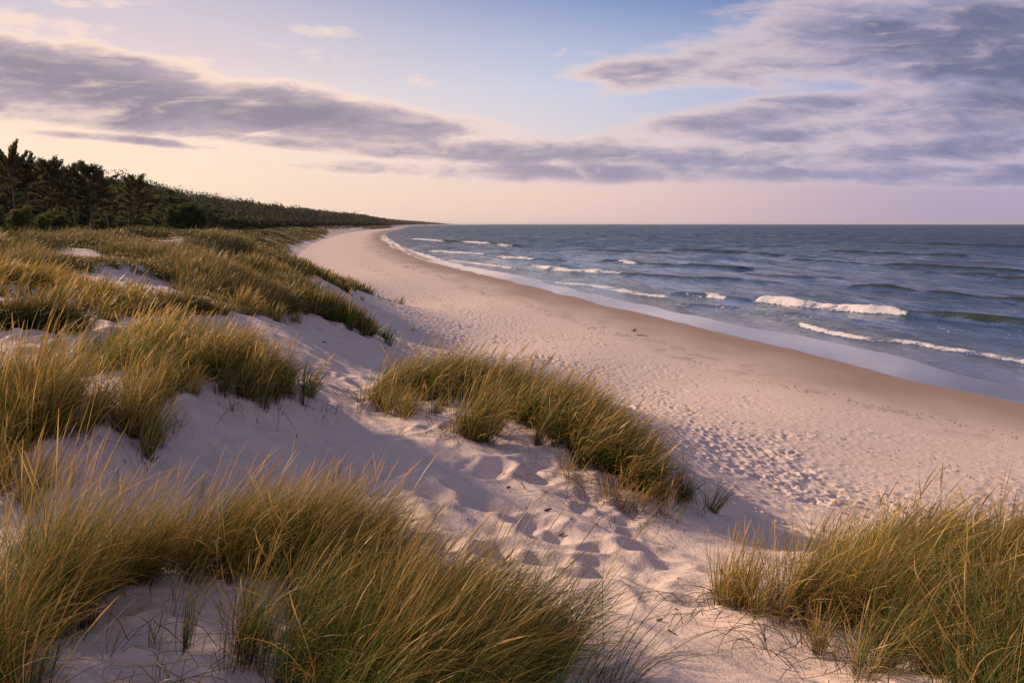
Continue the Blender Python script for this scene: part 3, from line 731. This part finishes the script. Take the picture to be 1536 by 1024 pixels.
x2 = hermite(sy, sx, y2) - c2 * 1.04; d2 = fbm(x2 / (5 + y2 / 60), y2 / (12 + y2 / 12), 2, 141)
k2 = (d2 > -0.22) & (c2 > (31 + 5 * fbm(x2 / 20, y2 / 30, 2, 142)) * (1 - 0.35 * sstep(250, 1400, y2))); x2 = x2[k2]; y2 = y2[k2]; d2 = d2[k2]
for lo, hi, per, h, rad, w in ((95, 300, 9, 0.65, 1.0, 0.11), (300, 1500, 7, 0.9, 3.0, 0.4)):
    s = (y2 >= lo) & (y2 < hi); parts.append(tufts_blades(x2[s], y2[s], per, h, rad, 0.4, 0.5, w, 0.3, 2, 0.0, hk=0.5 + 0.9 * sstep(-.2, .4, d2[s])))
V, Q, T_, R_ = join(parts)
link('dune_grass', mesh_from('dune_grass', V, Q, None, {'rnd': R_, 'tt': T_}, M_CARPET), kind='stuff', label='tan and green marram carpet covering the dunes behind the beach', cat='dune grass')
print('carpet', len(V), round(time.time() - T0, 1))

# ------------------------------------------------------------------ trees
def tube(P, rad, k=6):
    P = np.array(P, float); n = len(P); V = []; Q = []
    for i in range(n):
        d = P[min(i + 1, n - 1)] - P[max(i - 1, 0)]; d /= np.linalg.norm(d) + 1e-9
        a = np.cross(d, [0.31, 0.95, 0.1]); a /= np.linalg.norm(a); b = np.cross(d, a)
        for j in range(k):
            t = 2 * PI * j / k; V.append(P[i] + rad[i] * (a * math.cos(t) + b * math.sin(t)))
    for i in range(n - 1):
        for j in range(k): Q.append((i * k + j, i * k + (j + 1) % k, (i + 1) * k + (j + 1) % k, (i + 1) * k + j))
    return np.array(V), np.array(Q)
def leaf_quads(P, size, r2, flat=0.0, upw=0.0):
    n = len(P); a = r2.normal(size=(n, 3)); a[:, 2] += upw; a /= np.linalg.norm(a, axis=1, keepdims=True)
    b = np.cross(a, r2.normal(size=(n, 3))); b /= np.linalg.norm(b, axis=1, keepdims=True) + 1e-9
    s = size * r2.uniform(0.55, 1.35, n)[:, None]; l = s * 1.5; w = s * 0.42
    V = np.stack([P - a * l * .5, P + b * w, P + a * l * .7, P - b * w], 1)
    return V.reshape(-1, 3), np.arange(n * 4).reshape(-1, 4), np.repeat(r2.random(n), 4)
def tree_meshes(kind, seed):
    r2 = np.random.default_rng(seed)
    H = 1.0 # unit-height trees, scaled on placement
    tr = []; o = 0; TV = []; TQ = []
    def add(P, R):
        nonlocal o
        v, q_ = tube(P, R, 5); TV.append(v); TQ.append(q_ + o); o += len(v)
    lean = r2.normal(0, 0.03, 2)
    top = {'umbrella': 0.78, 'pine': 0.93, 'scrub': 0.8, 'round': 0.6}[kind]
    tp = [np.array([lean[0] * t * t * 2 + 0.012 * math.sin(5 * t + seed), lean[1] * t * 2, -0.06 + (top + 0.06) * t]) for t in np.linspace(0, 1, 7)]
    add(tp, np.linspace(0.021, 0.007, 7))
    leaves = []
    def spray(c, rx, rz, n):
        u = r2.normal(size=(n, 3)); u /= np.linalg.norm(u, axis=1, keepdims=True); u *= (r2.random(n) ** 0.45)[:, None]
        leaves.append(c + u * np.array([rx, rx, rz]))
    nl = {'umbrella': 16, 'pine': 26, 'scrub': 24, 'round': 26}[kind]
    for i in range(nl):
        a = 2.4 * i + r2.uniform(-.4, .4); f = i / (nl - 1)
        if kind == 'umbrella': b = 0.62 + 0.15 * f; ln = 0.25 - 0.05 * f; el = 0.15 + 0.95 * f; rx, rz, nn = 0.030, 0.016, 100
        elif kind == 'pine': b = 0.46 + 0.45 * f; ln = (0.10 + 0.15 * math.sin(PI * (0.15 + 0.8 * f))) * r2.uniform(.55, 1.25); el = 0.15 + 0.75 * f; rx, rz, nn = 0.045, 0.024, 80
        elif kind == 'scrub': b = 0.18 + 0.6 * f; ln = (0.30 - 0.16 * f) * r2.uniform(.7, 1.2); el = 0.3 + 0.6 * f; rx, rz, nn = 0.075, 0.05, 200
        else: b = 0.08 + 0.5 * f; ln = (0.42 - 0.2 * f) * r2.uniform(.8, 1.1); el = 0.45 + 0.6 * f; rx, rz, nn = 0.11, 0.085, 210
        k = min(5, int(b / top * 6)); k = max(0, k); p = tp[k] + (tp[k + 1] - tp[k]) * (b / top * 6 - k)
        d = np.array([math.cos(a) * math.cos(el), math.sin(a) * math.cos(el), math.sin(el)])
        m1 = p + d * ln * .5 + [0, 0, -.01]; e = p + d * ln + [0, 0, 0.02]
        add([p, m1, e], [0.008, 0.005, 0.002])
        if kind in ('umbrella', 'pine'):
            for g in range(5):   # side twigs fanning off the limb, each a brush of needles
                t = 0.35 + 0.65 * g / 4; q0 = p + d * ln * t
                for sgn in (-1, 0, 1):
                    aa = a + sgn * r2.uniform(.5, .9); tw = np.array([math.cos(aa) * math.cos(el), math.sin(aa) * math.cos(el), math.sin(el) + .15])
                    e2 = q0 + tw * r2.uniform(.05, .085)
                    if g % 2 == 0: add([q0, e2], [0.003, 0.001])
                    for u in (0.5, 0.85, 1.15): spray(q0 + (e2 - q0) * u, rx * .55, rz, nn // 9)
            continue
        for g in range(2):
            spray(e + r2.normal(0, 0.035 if kind != 'round' else 0.07, 3) * [1, 1, .5], rx, rz, nn)
        spray(m1 + [0, 0, .02], rx * .8, rz * .8, nn // 2)
    if kind in ('pine', 'scrub'): spray(tp[-1] + [0, 0, 0.02], 0.05, 0.06, 150)
    P = np.concatenate(leaves)
    V, Q, R_ = leaf_quads(P, {'umbrella': .015, 'pine': .0145, 'scrub': .018, 'round': .024}[kind], r2, upw=0.8 if kind != 'round' else 0.2)
    zmax = V[:, 2].max(); V = V / zmax; TVV = np.concatenate(TV) / zmax
    mt = mesh_from('trunk', TVV, np.concatenate(TQ), mat=M_BARK)
    mc = mesh_from('crown', V, Q, None, {'rnd': R_}, M_LEAF if kind == 'round' else M_NEEDLE)
    return mt, mc
KINDS = {}
for k, ns in (('umbrella', 3), ('pine', 5), ('scrub', 5), ('round', 4)):
    KINDS[k] = [tree_meshes(k, 100 + 7 * i + len(k)) for i in range(ns)]
# skyline of the wood in the photo
SKX = [-200, 0, 30, 50, 100, 150, 200, 250, 300, 350, 400, 450, 500, 550, 600, 650, 700]; SKY = [195, 224, 229, 237, 247, 259, 269, 277, 283, 293, 304, 311, 317, 322, 327, 332, 335.8]
def plant(name, kind, x, y, h, label, cat, group=None, wide=1.0):
    z = float(ground(np.array([x]), np.array([y]), False)[0][0])
    mt, mc = random.choice(KINDS[kind])
    root = bpy.data.objects.new(name, None); COL.objects.link(root); root.location = (x, y, z - 0.1); root.rotation_euler = (0, 0, random.uniform(0, 6.28)); root.scale = (h * wide, h * wide, h)
    tag(root, label, cat, group)
    a = bpy.data.objects.new('trunk', mt); COL.objects.link(a); a.parent = root
    b = bpy.data.objects.new('crown', mc); COL.objects.link(b); b.parent = root
    return root
def top_h(x, y, py):   # height that brings a tree's top to photo row py
    X, Yy, Zt = at_depth(768 + x / y * F, py, y)
    z = float(ground(np.array([x]), np.array([y]), False)[0][0]); return Zt - z
NAMED = [(14, 206, 60, 'umbrella', 'pine_tree', 'tallest pine with a flat feathery crown at the far left skyline', 0.8),
         (46, 222, 62, 'umbrella', 'pine_tree', 'second pine from the left with a low fan-shaped crown', 0.85),
         (68, 229, 66, 'pine', 'pine_tree', 'slim pine just right of the fan-shaped pine on the skyline', 0.8),
         (88, 233, 68, 'pine', 'pine_tree', 'pointed pine halfway between the fan-shaped pine and the twin-topped pine', 0.8),
         (106, 240, 70, 'pine', 'pine_tree', 'short pine immediately left of the twin-topped pine', 0.9),
         (131, 238, 66, 'pine', 'pine_tree', 'tall bare-stemmed pine with a spreading twin-topped crown', 1.15),
         (160, 254, 80, 'pine', 'pine_tree', 'narrow pine right of the twin-topped pine', 0.7),
         (186, 257, 88, 'pine', 'pine_tree', 'pair-leaning pine standing clear of the skyline before it drops', 0.9),
         (197, 261, 92, 'pine', 'pine_tree', 'thin pine at the right of the last group clear of the skyline', 0.7)]
for px, py, yy, kind, nm, lab, wide in NAMED:
    x = (px - 768) / F * yy * 1.0
    x = at_depth(px, py, yy)[0]
    plant(nm, kind, x, yy, top_h(x, yy, py), lab, 'tree', None, wide)
# light green bush right at the wood's corner, and the round bush left of it
for px, yy, h, lab, w in ((292, 86, 4.2, 'yellow green bush catching the light at the right end of the near wood', 0.9), (272, 84, 3.6, 'smaller sunlit bush left of the yellow green bush', 0.9),
                   (212, 66, 1.7, 'small round clipped-looking bush at the foot of the wood', 1.0)):
    x = (px - 768) / F * yy
    plant('shrub', 'round', x, yy, h, lab, 'bush', None, w)
cnt = 0; occupied = []
cand = []
for _ in range(9000):
    yy = math.exp(random.uniform(math.log(48), math.log(300))); u = random.uniform(-36, -8)
    cc0 = 46.5 + 42 * random.random(); yy = random.uniform(0, 1) ** 1.25 * 215 + 44
    cand.append((float(hermite(sy, sx, np.array([yy]))[0]) - cc0 * 1.06, yy))
CA = np.array(cand); cz, cco = ground(CA[:, 0], CA[:, 1], False)
for (x, y), z, c in zip(cand, cz, cco):
    if c < 46 or c > 150 or cnt > 296: continue
    px = 768 + x / y * F
    if px > 560 or px < -110: continue
    sky = float(np.interp(px, SKX, SKY)); av = top_h(x, y, sky + random.uniform(0, 6))
    depth = (c - 46) / 28
    gap = 2.3 + 0.010 * y + (0.9 if depth > .3 else 0)
    if any((x - a) ** 2 + (y - b) ** 2 < gap * gap for a, b in occupied): continue
    if depth < 0.14: h = random.uniform(1.2, 2.4); kind = 'round'
    else: h = av * min(1, 0.42 + 0.62 * depth) * random.uniform(0.88, 1.04); kind = random.choice(['scrub', 'scrub', 'pine', 'round', 'round']) 
    h = min(h, av * 1.03, 13)
    if h < 1.0: continue
    occupied.append((x, y)); cnt += 1
    if kind == 'round' and depth < 0.14:
        plant('shrub', kind, x, y, h, 'low dark shrub in the thicket along the foot of the wood', 'bush', 'shrubs along the foot of the wood', random.uniform(0.9, 1.3))
    else:
        plant('pine_tree' if kind != 'round' else 'broadleaf_tree', kind, x, y, h, 'dark pine standing in the close-packed wood on the hillside' if kind != 'round' else 'rounded broadleaf tree in the close-packed wood on the hillside',
              'tree', 'trees of the hillside wood', random.uniform(0.85, 1.15))
print('trees', cnt, round(time.time() - T0, 1))
# the far wood: one mass along the coast
r3 = np.random.default_rng(4); N = 13000
yy = np.exp(r3.uniform(math.log(60), math.log(7300), N)); off = 50 * (1 - 0.4 * sstep(250, 1400, yy)) + 150 * r3.random(N) ** 1.5
off = np.where(yy < 235, 88 + 60 * r3.random(N), off)
xx = hermite(sy, sx, yy) - off * 1.03
zz = ground(xx, yy, False)[0]; pxx = 768 + xx / yy * F
skyr = np.interp(pxx, SKX, SKY); Zt = at_depth(pxx, skyr + r3.uniform(-3.5, 2.0, N) * (250 / yy) ** .5, yy)[2]
hh = np.clip(Zt - zz, 2.5, 13.0) * np.clip(0.35 + (off - 50 * (1 - 0.4 * sstep(250, 1400, yy))) / 50, 0.35, 1) * r3.uniform(.86, 1.1, N)
hh = hh * (1 + 0.22 * perlin(xx / 14 + yy / 60, yy / 30, 131))
fade = sstep(7300, 5500, yy) * 0.7 + 0.3; hh = hh * fade
VV, QQ, RR = [], [], []; o = 0
for lo, hi, nl, sz in ((60, 240, 420, 0.22), (240, 500, 230, 0.42), (500, 1300, 100, 0.85), (1300, 7400, 34, 2.0)):
    s = (yy >= lo) & (yy < hi); n = s.sum()
    u = r3.normal(size=(n, nl, 3)); u /= np.linalg.norm(u, axis=2, keepdims=True); u *= (r3.random((n, nl)) ** 0.35)[..., None]
    c = np.stack([xx[s], yy[s], zz[s] + hh[s] * 0.56], 1)[:, None]
    P = c + u * np.stack([hh[s] * 0.36, hh[s] * 0.36, hh[s] * 0.5], 1)[:, None]
    v, q_, r_ = leaf_quads(P.reshape(-1, 3), sz, r3, upw=.3)
    VV.append(v); QQ.append(q_ + o); RR.append(r_ * 0.22 + 0.78 * np.repeat(r3.random(n) ** 1.6, nl * 4)); o += len(v)
link('far_woods', mesh_from('far_woods', np.concatenate(VV), np.concatenate(QQ), None, {'rnd': np.concatenate(RR)}, M_FAR), kind='stuff', label='dark wood following the far coast down to the headland', cat='woods')
print('far', o, round(time.time() - T0, 1))

# ------------------------------------------------------------------ small things on the sand
def bent(name, px, py, L, r, az, mat, label, cat, lift=0.0, n=7, bend=0.5, forks=1, group=None):
    x, y, _ = hit(px, py)
    V = []; Q = []; o = 0
    for f in range(forks):
        a = az + f * 0.7; P = []; cx, cy = 0.0, 0.0
        for i in range(n):
            t = i / (n - 1)
            z = float(ground(np.array([x + cx]), np.array([y + cy]))[0][0])
            P.append((cx, cy, z + r * 0.6 + lift * t * (1 + f)))
            a += bend / n * random.uniform(.3, 1.5); cx += math.sin(a) * L / n; cy += math.cos(a) * L / n
        v, q_ = tube(P, [r * (1.15 - 0.8 * abs(2 * i / (n - 1) - 0.8) ** 2 * 0.5) * random.uniform(.8, 1.2) * (1 if f == 0 else .6) for i in range(n)], 6)
        V.append(v); Q.append(q_ + o); o += len(v)
    V = np.concatenate(V); z0 = V[:, 2].min(); V[:, 2] -= z0
    return link(name, mesh_from(name, V, np.concatenate(Q), mat=mat), None, (x, y, z0), label, cat, group)
bent('driftwood', 949, 497, 0.32, 0.05, 1.3, M_WOOD, 'dark stubby piece of driftwood lying on the tide line of the beach', 'driftwood', 0.12, forks=2)
bent('driftwood', 946, 496, 0.25, 0.04, -0.4, M_PALE, 'pale bleached stick beside the dark driftwood', 'driftwood', 0.2)
bent('driftwood', 955, 503, 0.9, 0.028, 1.9, M_WOOD, 'thin dark branch lying flat just right of the stubby driftwood', 'driftwood', 0.02)
for px, py, L, r, lab in ((817, 770, .07, .008, 'curled dark twig on the sand below the middle of the central clump'), (838, 800, .05, .006, 'short twig on the shaded sand above the lower path'),
                   (760, 731, .04, .008, 'tiny dark scrap on the sand left of the curled twig'), (892, 796, .06, .007, 'small brown twig right of the short twig'),
                   (985, 932, .04, .007, 'dark scrap in the footprints at the lower path'), (1002, 947, .06, .005, 'thin twig beside the lower path footprints'),
                   (445, 648, .06, .004, 'fine twig on the smooth sand of the hollow'), (483, 512, .10, .010, 'upright-looking scrap on the sand slope under the slope strip')):
    bent('twig', px, py, L, r, random.uniform(0, 3), M_WEED, lab, 'twig', 0.012)
# scattered dry weed along the tide lines, uncountable crumbs
n = 1300; yy = np.exp(r3.uniform(math.log(16), math.log(150), n)); which = r3.random(n)
co = np.where(which < .45, 9 + r3.normal(0, .35, n) + 1.5 * perlin(yy / 9, yy * 0 + 3, 5), np.where(which < .75, 16.5 + r3.normal(0, .6, n) + 2 * perlin(yy / 12, yy * 0 + 8, 6), r3.uniform(9, 25, n)))
xx = hermite(sy, sx, yy) - co * 1.04; zz = ground(xx, yy)[0]
nn = 90; uu = r3.uniform(-.35, .42, nn); yn = r3.uniform(3.0, 9.0, nn); xn = uu * yn
xx = np.concatenate([xx, xn]); yy = np.concatenate([yy, yn]); zz = np.concatenate([zz, ground(xn, yn)[0] - 0.008]); n = n + nn; near_c = np.arange(n) >= n - nn
P = np.stack([xx, yy, zz + 0.012], 1)
V, Q = [], []
k = 5
for i in range(n):
    s = r3.uniform(.0025, .006) if near_c[i] else r3.uniform(.006, .020) * (1 + yy[i] / 60); a = r3.uniform(0, 6.28); el = r3.uniform(1, 2.6)
    ang = np.linspace(0, 2 * PI, k, endpoint=False) + r3.uniform(0, .8, k) * .5
    ring = np.stack([np.cos(ang) * s * el, np.sin(ang) * s, np.zeros(k)], 1); R2 = np.array([[math.cos(a), -math.sin(a), 0], [math.sin(a), math.cos(a), 0], [0, 0, 1]])
    ring = ring @ R2.T
    V.append(P[i] + ring - [0, 0, s * .8]); V.append(P[i] + ring * .5 + [0, 0, s * .6])
    b = i * 2 * k
    for j in range(k): Q.append((b + j, b + (j + 1) % k, b + k + (j + 1) % k, b + k + j))
    Q.append((b + k, b + k + 1, b + k + 2, b + k + 3)); Q.append((b + k, b + k + 3, b + k + 4, b + k + 4)) if False else None
Q = [q_ for q_ in Q if q_]
link('seaweed_litter', mesh_from('seaweed_litter', np.concatenate(V), np.array(Q), mat=M_WEED), kind='stuff', label='crumbs of dry seaweed and stalks strewn over the sand', cat='litter')

# ------------------------------------------------------------------ sky
w = bpy.data.worlds.new('World'); scn.world = w; w.use_nodes = True; w.node_tree.nodes.clear()
n = NT(w.node_tree)
tc = n.node('ShaderNodeTexCoord'); dirv = Ex(n, tc.outputs['Generated'])
dx, dy, dz = n.sep(dirv)
# direction -> tangent plane facing the sea view (P to the right, Q down), measured like the photograph
dep = n.m('MAXIMUM', dy * CP - dz * SP, 0.06)
P = 768.0 + F * dx / dep
Qc = 512.0 - F * (dy * SP + dz * CP) / dep
el = n.m('ARCSINE', dz) * (180 / PI)
fwd = n.smooth(dy, 0.05, 0.35)
Qs = n.smooth(Qc, -260.0, 336.0) # unused guard
qn = (336.0 - Qc) / 336.0         # 0 horizon, 1 top of frame
qn = fwd * qn + (1.0 - fwd) * (el / 15.7)
v = n.m('MULTIPLY', qn, 0.4, clamp=True)
def R(*st): return n.ramp(v, [(p * 0.4, srgb(*c)) for p, c in st])
left = R((0.0, (253, 221, 199)), (0.2, (255, 231, 204)), (0.5, (255, 229, 209)), (0.75, (232, 211, 213)), (1.0, (210, 199, 212)), (1.6, (165, 158, 178)), (2.5, (128, 130, 158)))
cent = R((0.0, (232, 200, 192)), (0.12, (240, 206, 194)), (0.35, (226, 213, 217)), (0.6, (203, 207, 227)), (0.8, (178, 189, 217)), (1.0, (138, 157, 201)), (1.6, (138, 142, 172)), (2.5, (108, 116, 152)))
rigt = R((0.0, (176, 160, 188)), (0.15, (182, 166, 192)), (0.35, (172, 170, 204)), (0.6, (150, 165, 206)), (1.0, (98, 122, 175)), (1.6, (98, 106, 140)), (2.5, (90, 102, 140)))
pp = fwd * P + (1.0 - fwd) * n.smooth(dx, -1.0, 1.0, 0.0, 1536.0)
sky = n.mix(n.smooth(pp, 120.0, 980.0), left, cent)
sky = n.mix(n.smooth(pp, 760.0, 1500.0), sky, rigt)
# clouds: a layer seen in perspective, gathered in banks
pz = dz + 0.05
cl = n.xyz(dx / pz, dy / pz, 0.0)
cl2 = n.xyz(P * 0.0032 + Qc * 0.0012, Qc * 0.0145 - P * 0.0008, 0.0)
warp = n.noise(cl2, 1.1, 3, 0.5)
cw = n.xyz(P * 0.0036 + warp * 1.3, Qc * 0.0150 + warp * 0.9, warp)
f1 = n.noise(cw, 1.0, 6, 0.54)
cwo = n.xyz(P * 0.0036 + warp * 1.3 - 0.10, Qc * 0.0150 + warp * 0.9 - 0.10, warp)
f2 = n.noise(cwo, 1.0, 5, 0.54)
fine = n.noise(n.xyz(P * 0.020, Qc * 0.052, warp * 2.0), 1.0, 7, 0.62)
cover = None
BANKS = [ # cx cy rx ry slope amp
    (120, 128, 330, 52, 8, 1.25), (430, 168, 270, 40, 8, 1.2), (-60, 118, 260, 52, 5, 1.2), (620, 196, 110, 22, 6, .8),
    (560, 226, 300, 14, 5, .95), (820, 232, 330, 22, 2, 1.0), (205, 211, 180, 7, 5, .75), (700, 256, 320, 15, 2, .9),
    (1120, 238, 330, 26, 0, 1.05), (1440, 222, 300, 26, -2, 1.0), (1340, 262, 460, 18, 0, 1.2), (960, 258, 300, 18, 0, 1.1),
    (1330, 55, 330, 62, -5, 1.3), (1560, 60, 260, 95, 0, 1.35), (1080, 75, 170, 30, -20, 1.0), (945, 105, 95, 15, -2, .8),
    (1150, 105, 170, 26, -4, .9), (1150, 172, 250, 26, -8, 1.0), (1440, 160, 220, 30, -8, 1.05), (1300, 195, 280, 22, -3, 1.0),
    (1500, 118, 150, 22, -6, .8), (1010, 205, 230, 12, -5, .7)]
for cx, cy, rx, ry, an, am in BANKS:
    a = math.radians(an); ca, sa_ = math.cos(a), math.sin(a)
    X1 = (P - float(cx)); Y1 = (Qc - float(cy))
    u_ = (X1 * ca + Y1 * sa_) / float(rx); w_ = (Y1 * ca - X1 * sa_) / float(ry)
    g = n.m('SUBTRACT', 1.0, (u_ * u_ + w_ * w_) * 0.5) * float(am)
    cover = g if cover is None else n.m('SMOOTH_MAX', cover, g, 0.25)
cover = n.m('MAXIMUM', cover, -1.2)
dens = cover * 0.78 + (f1 - 0.5) * 2.0 + (fine - 0.5) * 0.42
lowb = n.smooth(qn, 0.34, 0.14)
alpha = n.smooth(dens, 0.02, 0.52 + lowb * 0.55)
thick = n.smooth(dens, 0.30, 0.72)
# thin bright wisps
wis = None
for cx, cy, rx, ry, an, am in [(490, 48, 62, 9, 4, 1.0), (40, 32, 110, 16, 7, .9), (600, 118, 100, 14, 9, .8), (330, 112, 130, 16, 12, .9), (170, 92, 150, 12, 9, .9), (640, 96, 50, 5, 0, .6),
                               (120, 3, 120, 8, 0, .9), (842, 76, 16, 6, -30, .5), (560, 100, 120, 10, 12, .7), (60, 205, 200, 10, 3, .8), (300, 228, 200, 8, 8, .6)]:
    a = math.radians(an); ca, sa_ = math.cos(a), math.sin(a)
    X1 = (P - float(cx)); Y1 = (Qc - float(cy))
    u_ = (X1 * ca + Y1 * sa_) / float(rx); w_ = (Y1 * ca - X1 * sa_) / float(ry)
    g = n.m('SUBTRACT', 1.0, (u_ * u_ + w_ * w_) * 0.6) * float(am)
    wis = g if wis is None else n.m('MAXIMUM', wis, g)
wis = n.m('MAXIMUM', wis, -1.0)
wa = n.smooth(wis * 0.42 + (f1 - 0.5) * 2.0 + (fine - 0.5) * 1.4, 0.05, 0.60) * 0.75
rt = n.smooth(pp, 300.0, 1400.0)
hi_col = n.mix(rt, srgb(255, 228, 208), srgb(212, 192, 204))
md_col = n.mix(rt, srgb(186, 168, 180), srgb(154, 151, 180))
dk_col = n.mix(rt, srgb(152, 140, 158), srgb(112, 115, 147))
dk_col = n.mix(lowb, dk_col, n.mix(rt, srgb(205, 180, 190), srgb(146, 144, 184)))
cc_ = n.mix(thick, hi_col, md_col)
cc_ = n.mix(n.smooth(dens, 0.55, 1.05), cc_, dk_col)
lit = n.smooth(f1 - f2, -0.02, 0.20, 0.0, 0.75)
cc_ = n.mix(lit, cc_, hi_col)
front = n.smooth(dy, 0.12, 0.3) * n.smooth(qn, 0.0, 0.06)
gen = n.smooth(n.noise(cl, 0.5, 6, 0.6), 0.48, 0.62) * (1.0 - fwd) * n.smooth(dz, 0.02, 0.2) * 0.85
skyc = n.mix(wa * front, sky, n.mix(rt, srgb(255, 226, 208), srgb(225, 205, 222)))
skyc = n.mix(alpha * front, skyc, cc_)
skyc = n.mix(gen, skyc, srgb(170, 155, 178))
nis = n.node('ShaderNodeTexSky', sky_type='NISHITA'); nis.sun_disc = False
nis.sun_elevation = SUN_EL; nis.sun_rotation = SUN_AZ; nis.air_density = 1.3; nis.dust_density = 2.0
bg1 = n.node('ShaderNodeBackground'); n.put(bg1.inputs[0], skyc); bg1.inputs[1].default_value = 0.80
bg2 = n.node('ShaderNodeBackground'); n.l.new(nis.outputs[0], bg2.inputs[0]); bg2.inputs[1].default_value = 0.002
ad = n.node('ShaderNodeAddShader'); n.l.new(bg1.outputs[0], ad.inputs[0]); n.l.new(bg2.outputs[0], ad.inputs[1])
ow = n.node('ShaderNodeOutputWorld'); n.l.new(ad.outputs[0], ow.inputs[0])
w.cycles.sampling_method = 'MANUAL'; w.cycles.sample_map_resolution = 512

# ------------------------------------------------------------------ the air
hz = bpy.data.meshes.new('haze'); bm = bmesh.new(); bmesh.ops.create_cube(bm, size=1.0)
bmesh.ops.scale(bm, vec=(64000, 64000, 60), verts=bm.verts); bmesh.ops.translate(bm, vec=(0, 0, 18), verts=bm.verts); bm.to_mesh(hz); bm.free()
m_, n_ = material('sea_haze'); vp = n_.node('ShaderNodeVolumePrincipled')
vp.inputs['Color'].default_value = (0.84, 0.86, 0.96, 1); vp.inputs['Density'].default_value = 0.000027; vp.inputs['Anisotropy'].default_value = 0.2
oo = n_.node('ShaderNodeOutputMaterial'); n_.l.new(vp.outputs[0], oo.inputs['Volume']); hz.materials.append(m_)
link('haze', hz, kind='stuff', label='thin evening haze over the sea and the far coast', cat='haze')

# ------------------------------------------------------------------ sun, camera, render
ld = bpy.data.lights.new('sun', 'SUN'); ld.energy = 4.8; ld.angle = math.radians(2.2); ld.color = (1.0, 0.69, 0.46)
so = bpy.data.objects.new('sun', ld); COL.objects.link(so)
so.rotation_euler = (PI / 2 - SUN_EL, 0, 0)
sd = (math.sin(SUN_AZ) * math.cos(SUN_EL), math.cos(SUN_AZ) * math.cos(SUN_EL), math.sin(SUN_EL))
import mathutils
so.rotation_euler = mathutils.Vector(sd).to_track_quat('Z', 'Y').to_euler(); so.location = (-30, 10, 30)
cam = bpy.data.cameras.new('camera'); co_ = bpy.data.objects.new('camera', cam); COL.objects.link(co_)
co_.location = (0, 0, CAMZ); co_.rotation_euler = (PI / 2 - PITCH, 0, 0)
cam.sensor_width = 36; cam.lens = 36 * F / 1536; cam.clip_start = 0.05; cam.clip_end = 200000
scn.camera = co_
scn.view_settings.view_transform = 'Standard'; scn.view_settings.look = 'None'; scn.view_settings.exposure = 0.3; scn.view_settings.gamma = 1
scn.cycles.use_denoising = True
scn.cycles.volume_bounces = 0; scn.cycles.max_bounces = 5; scn.cycles.diffuse_bounces = 3; scn.cycles.transmission_bounces = 3; scn.cycles.glossy_bounces = 2
scn.cycles.use_adaptive_sampling = True
print('built', round(time.time() - T0, 1))
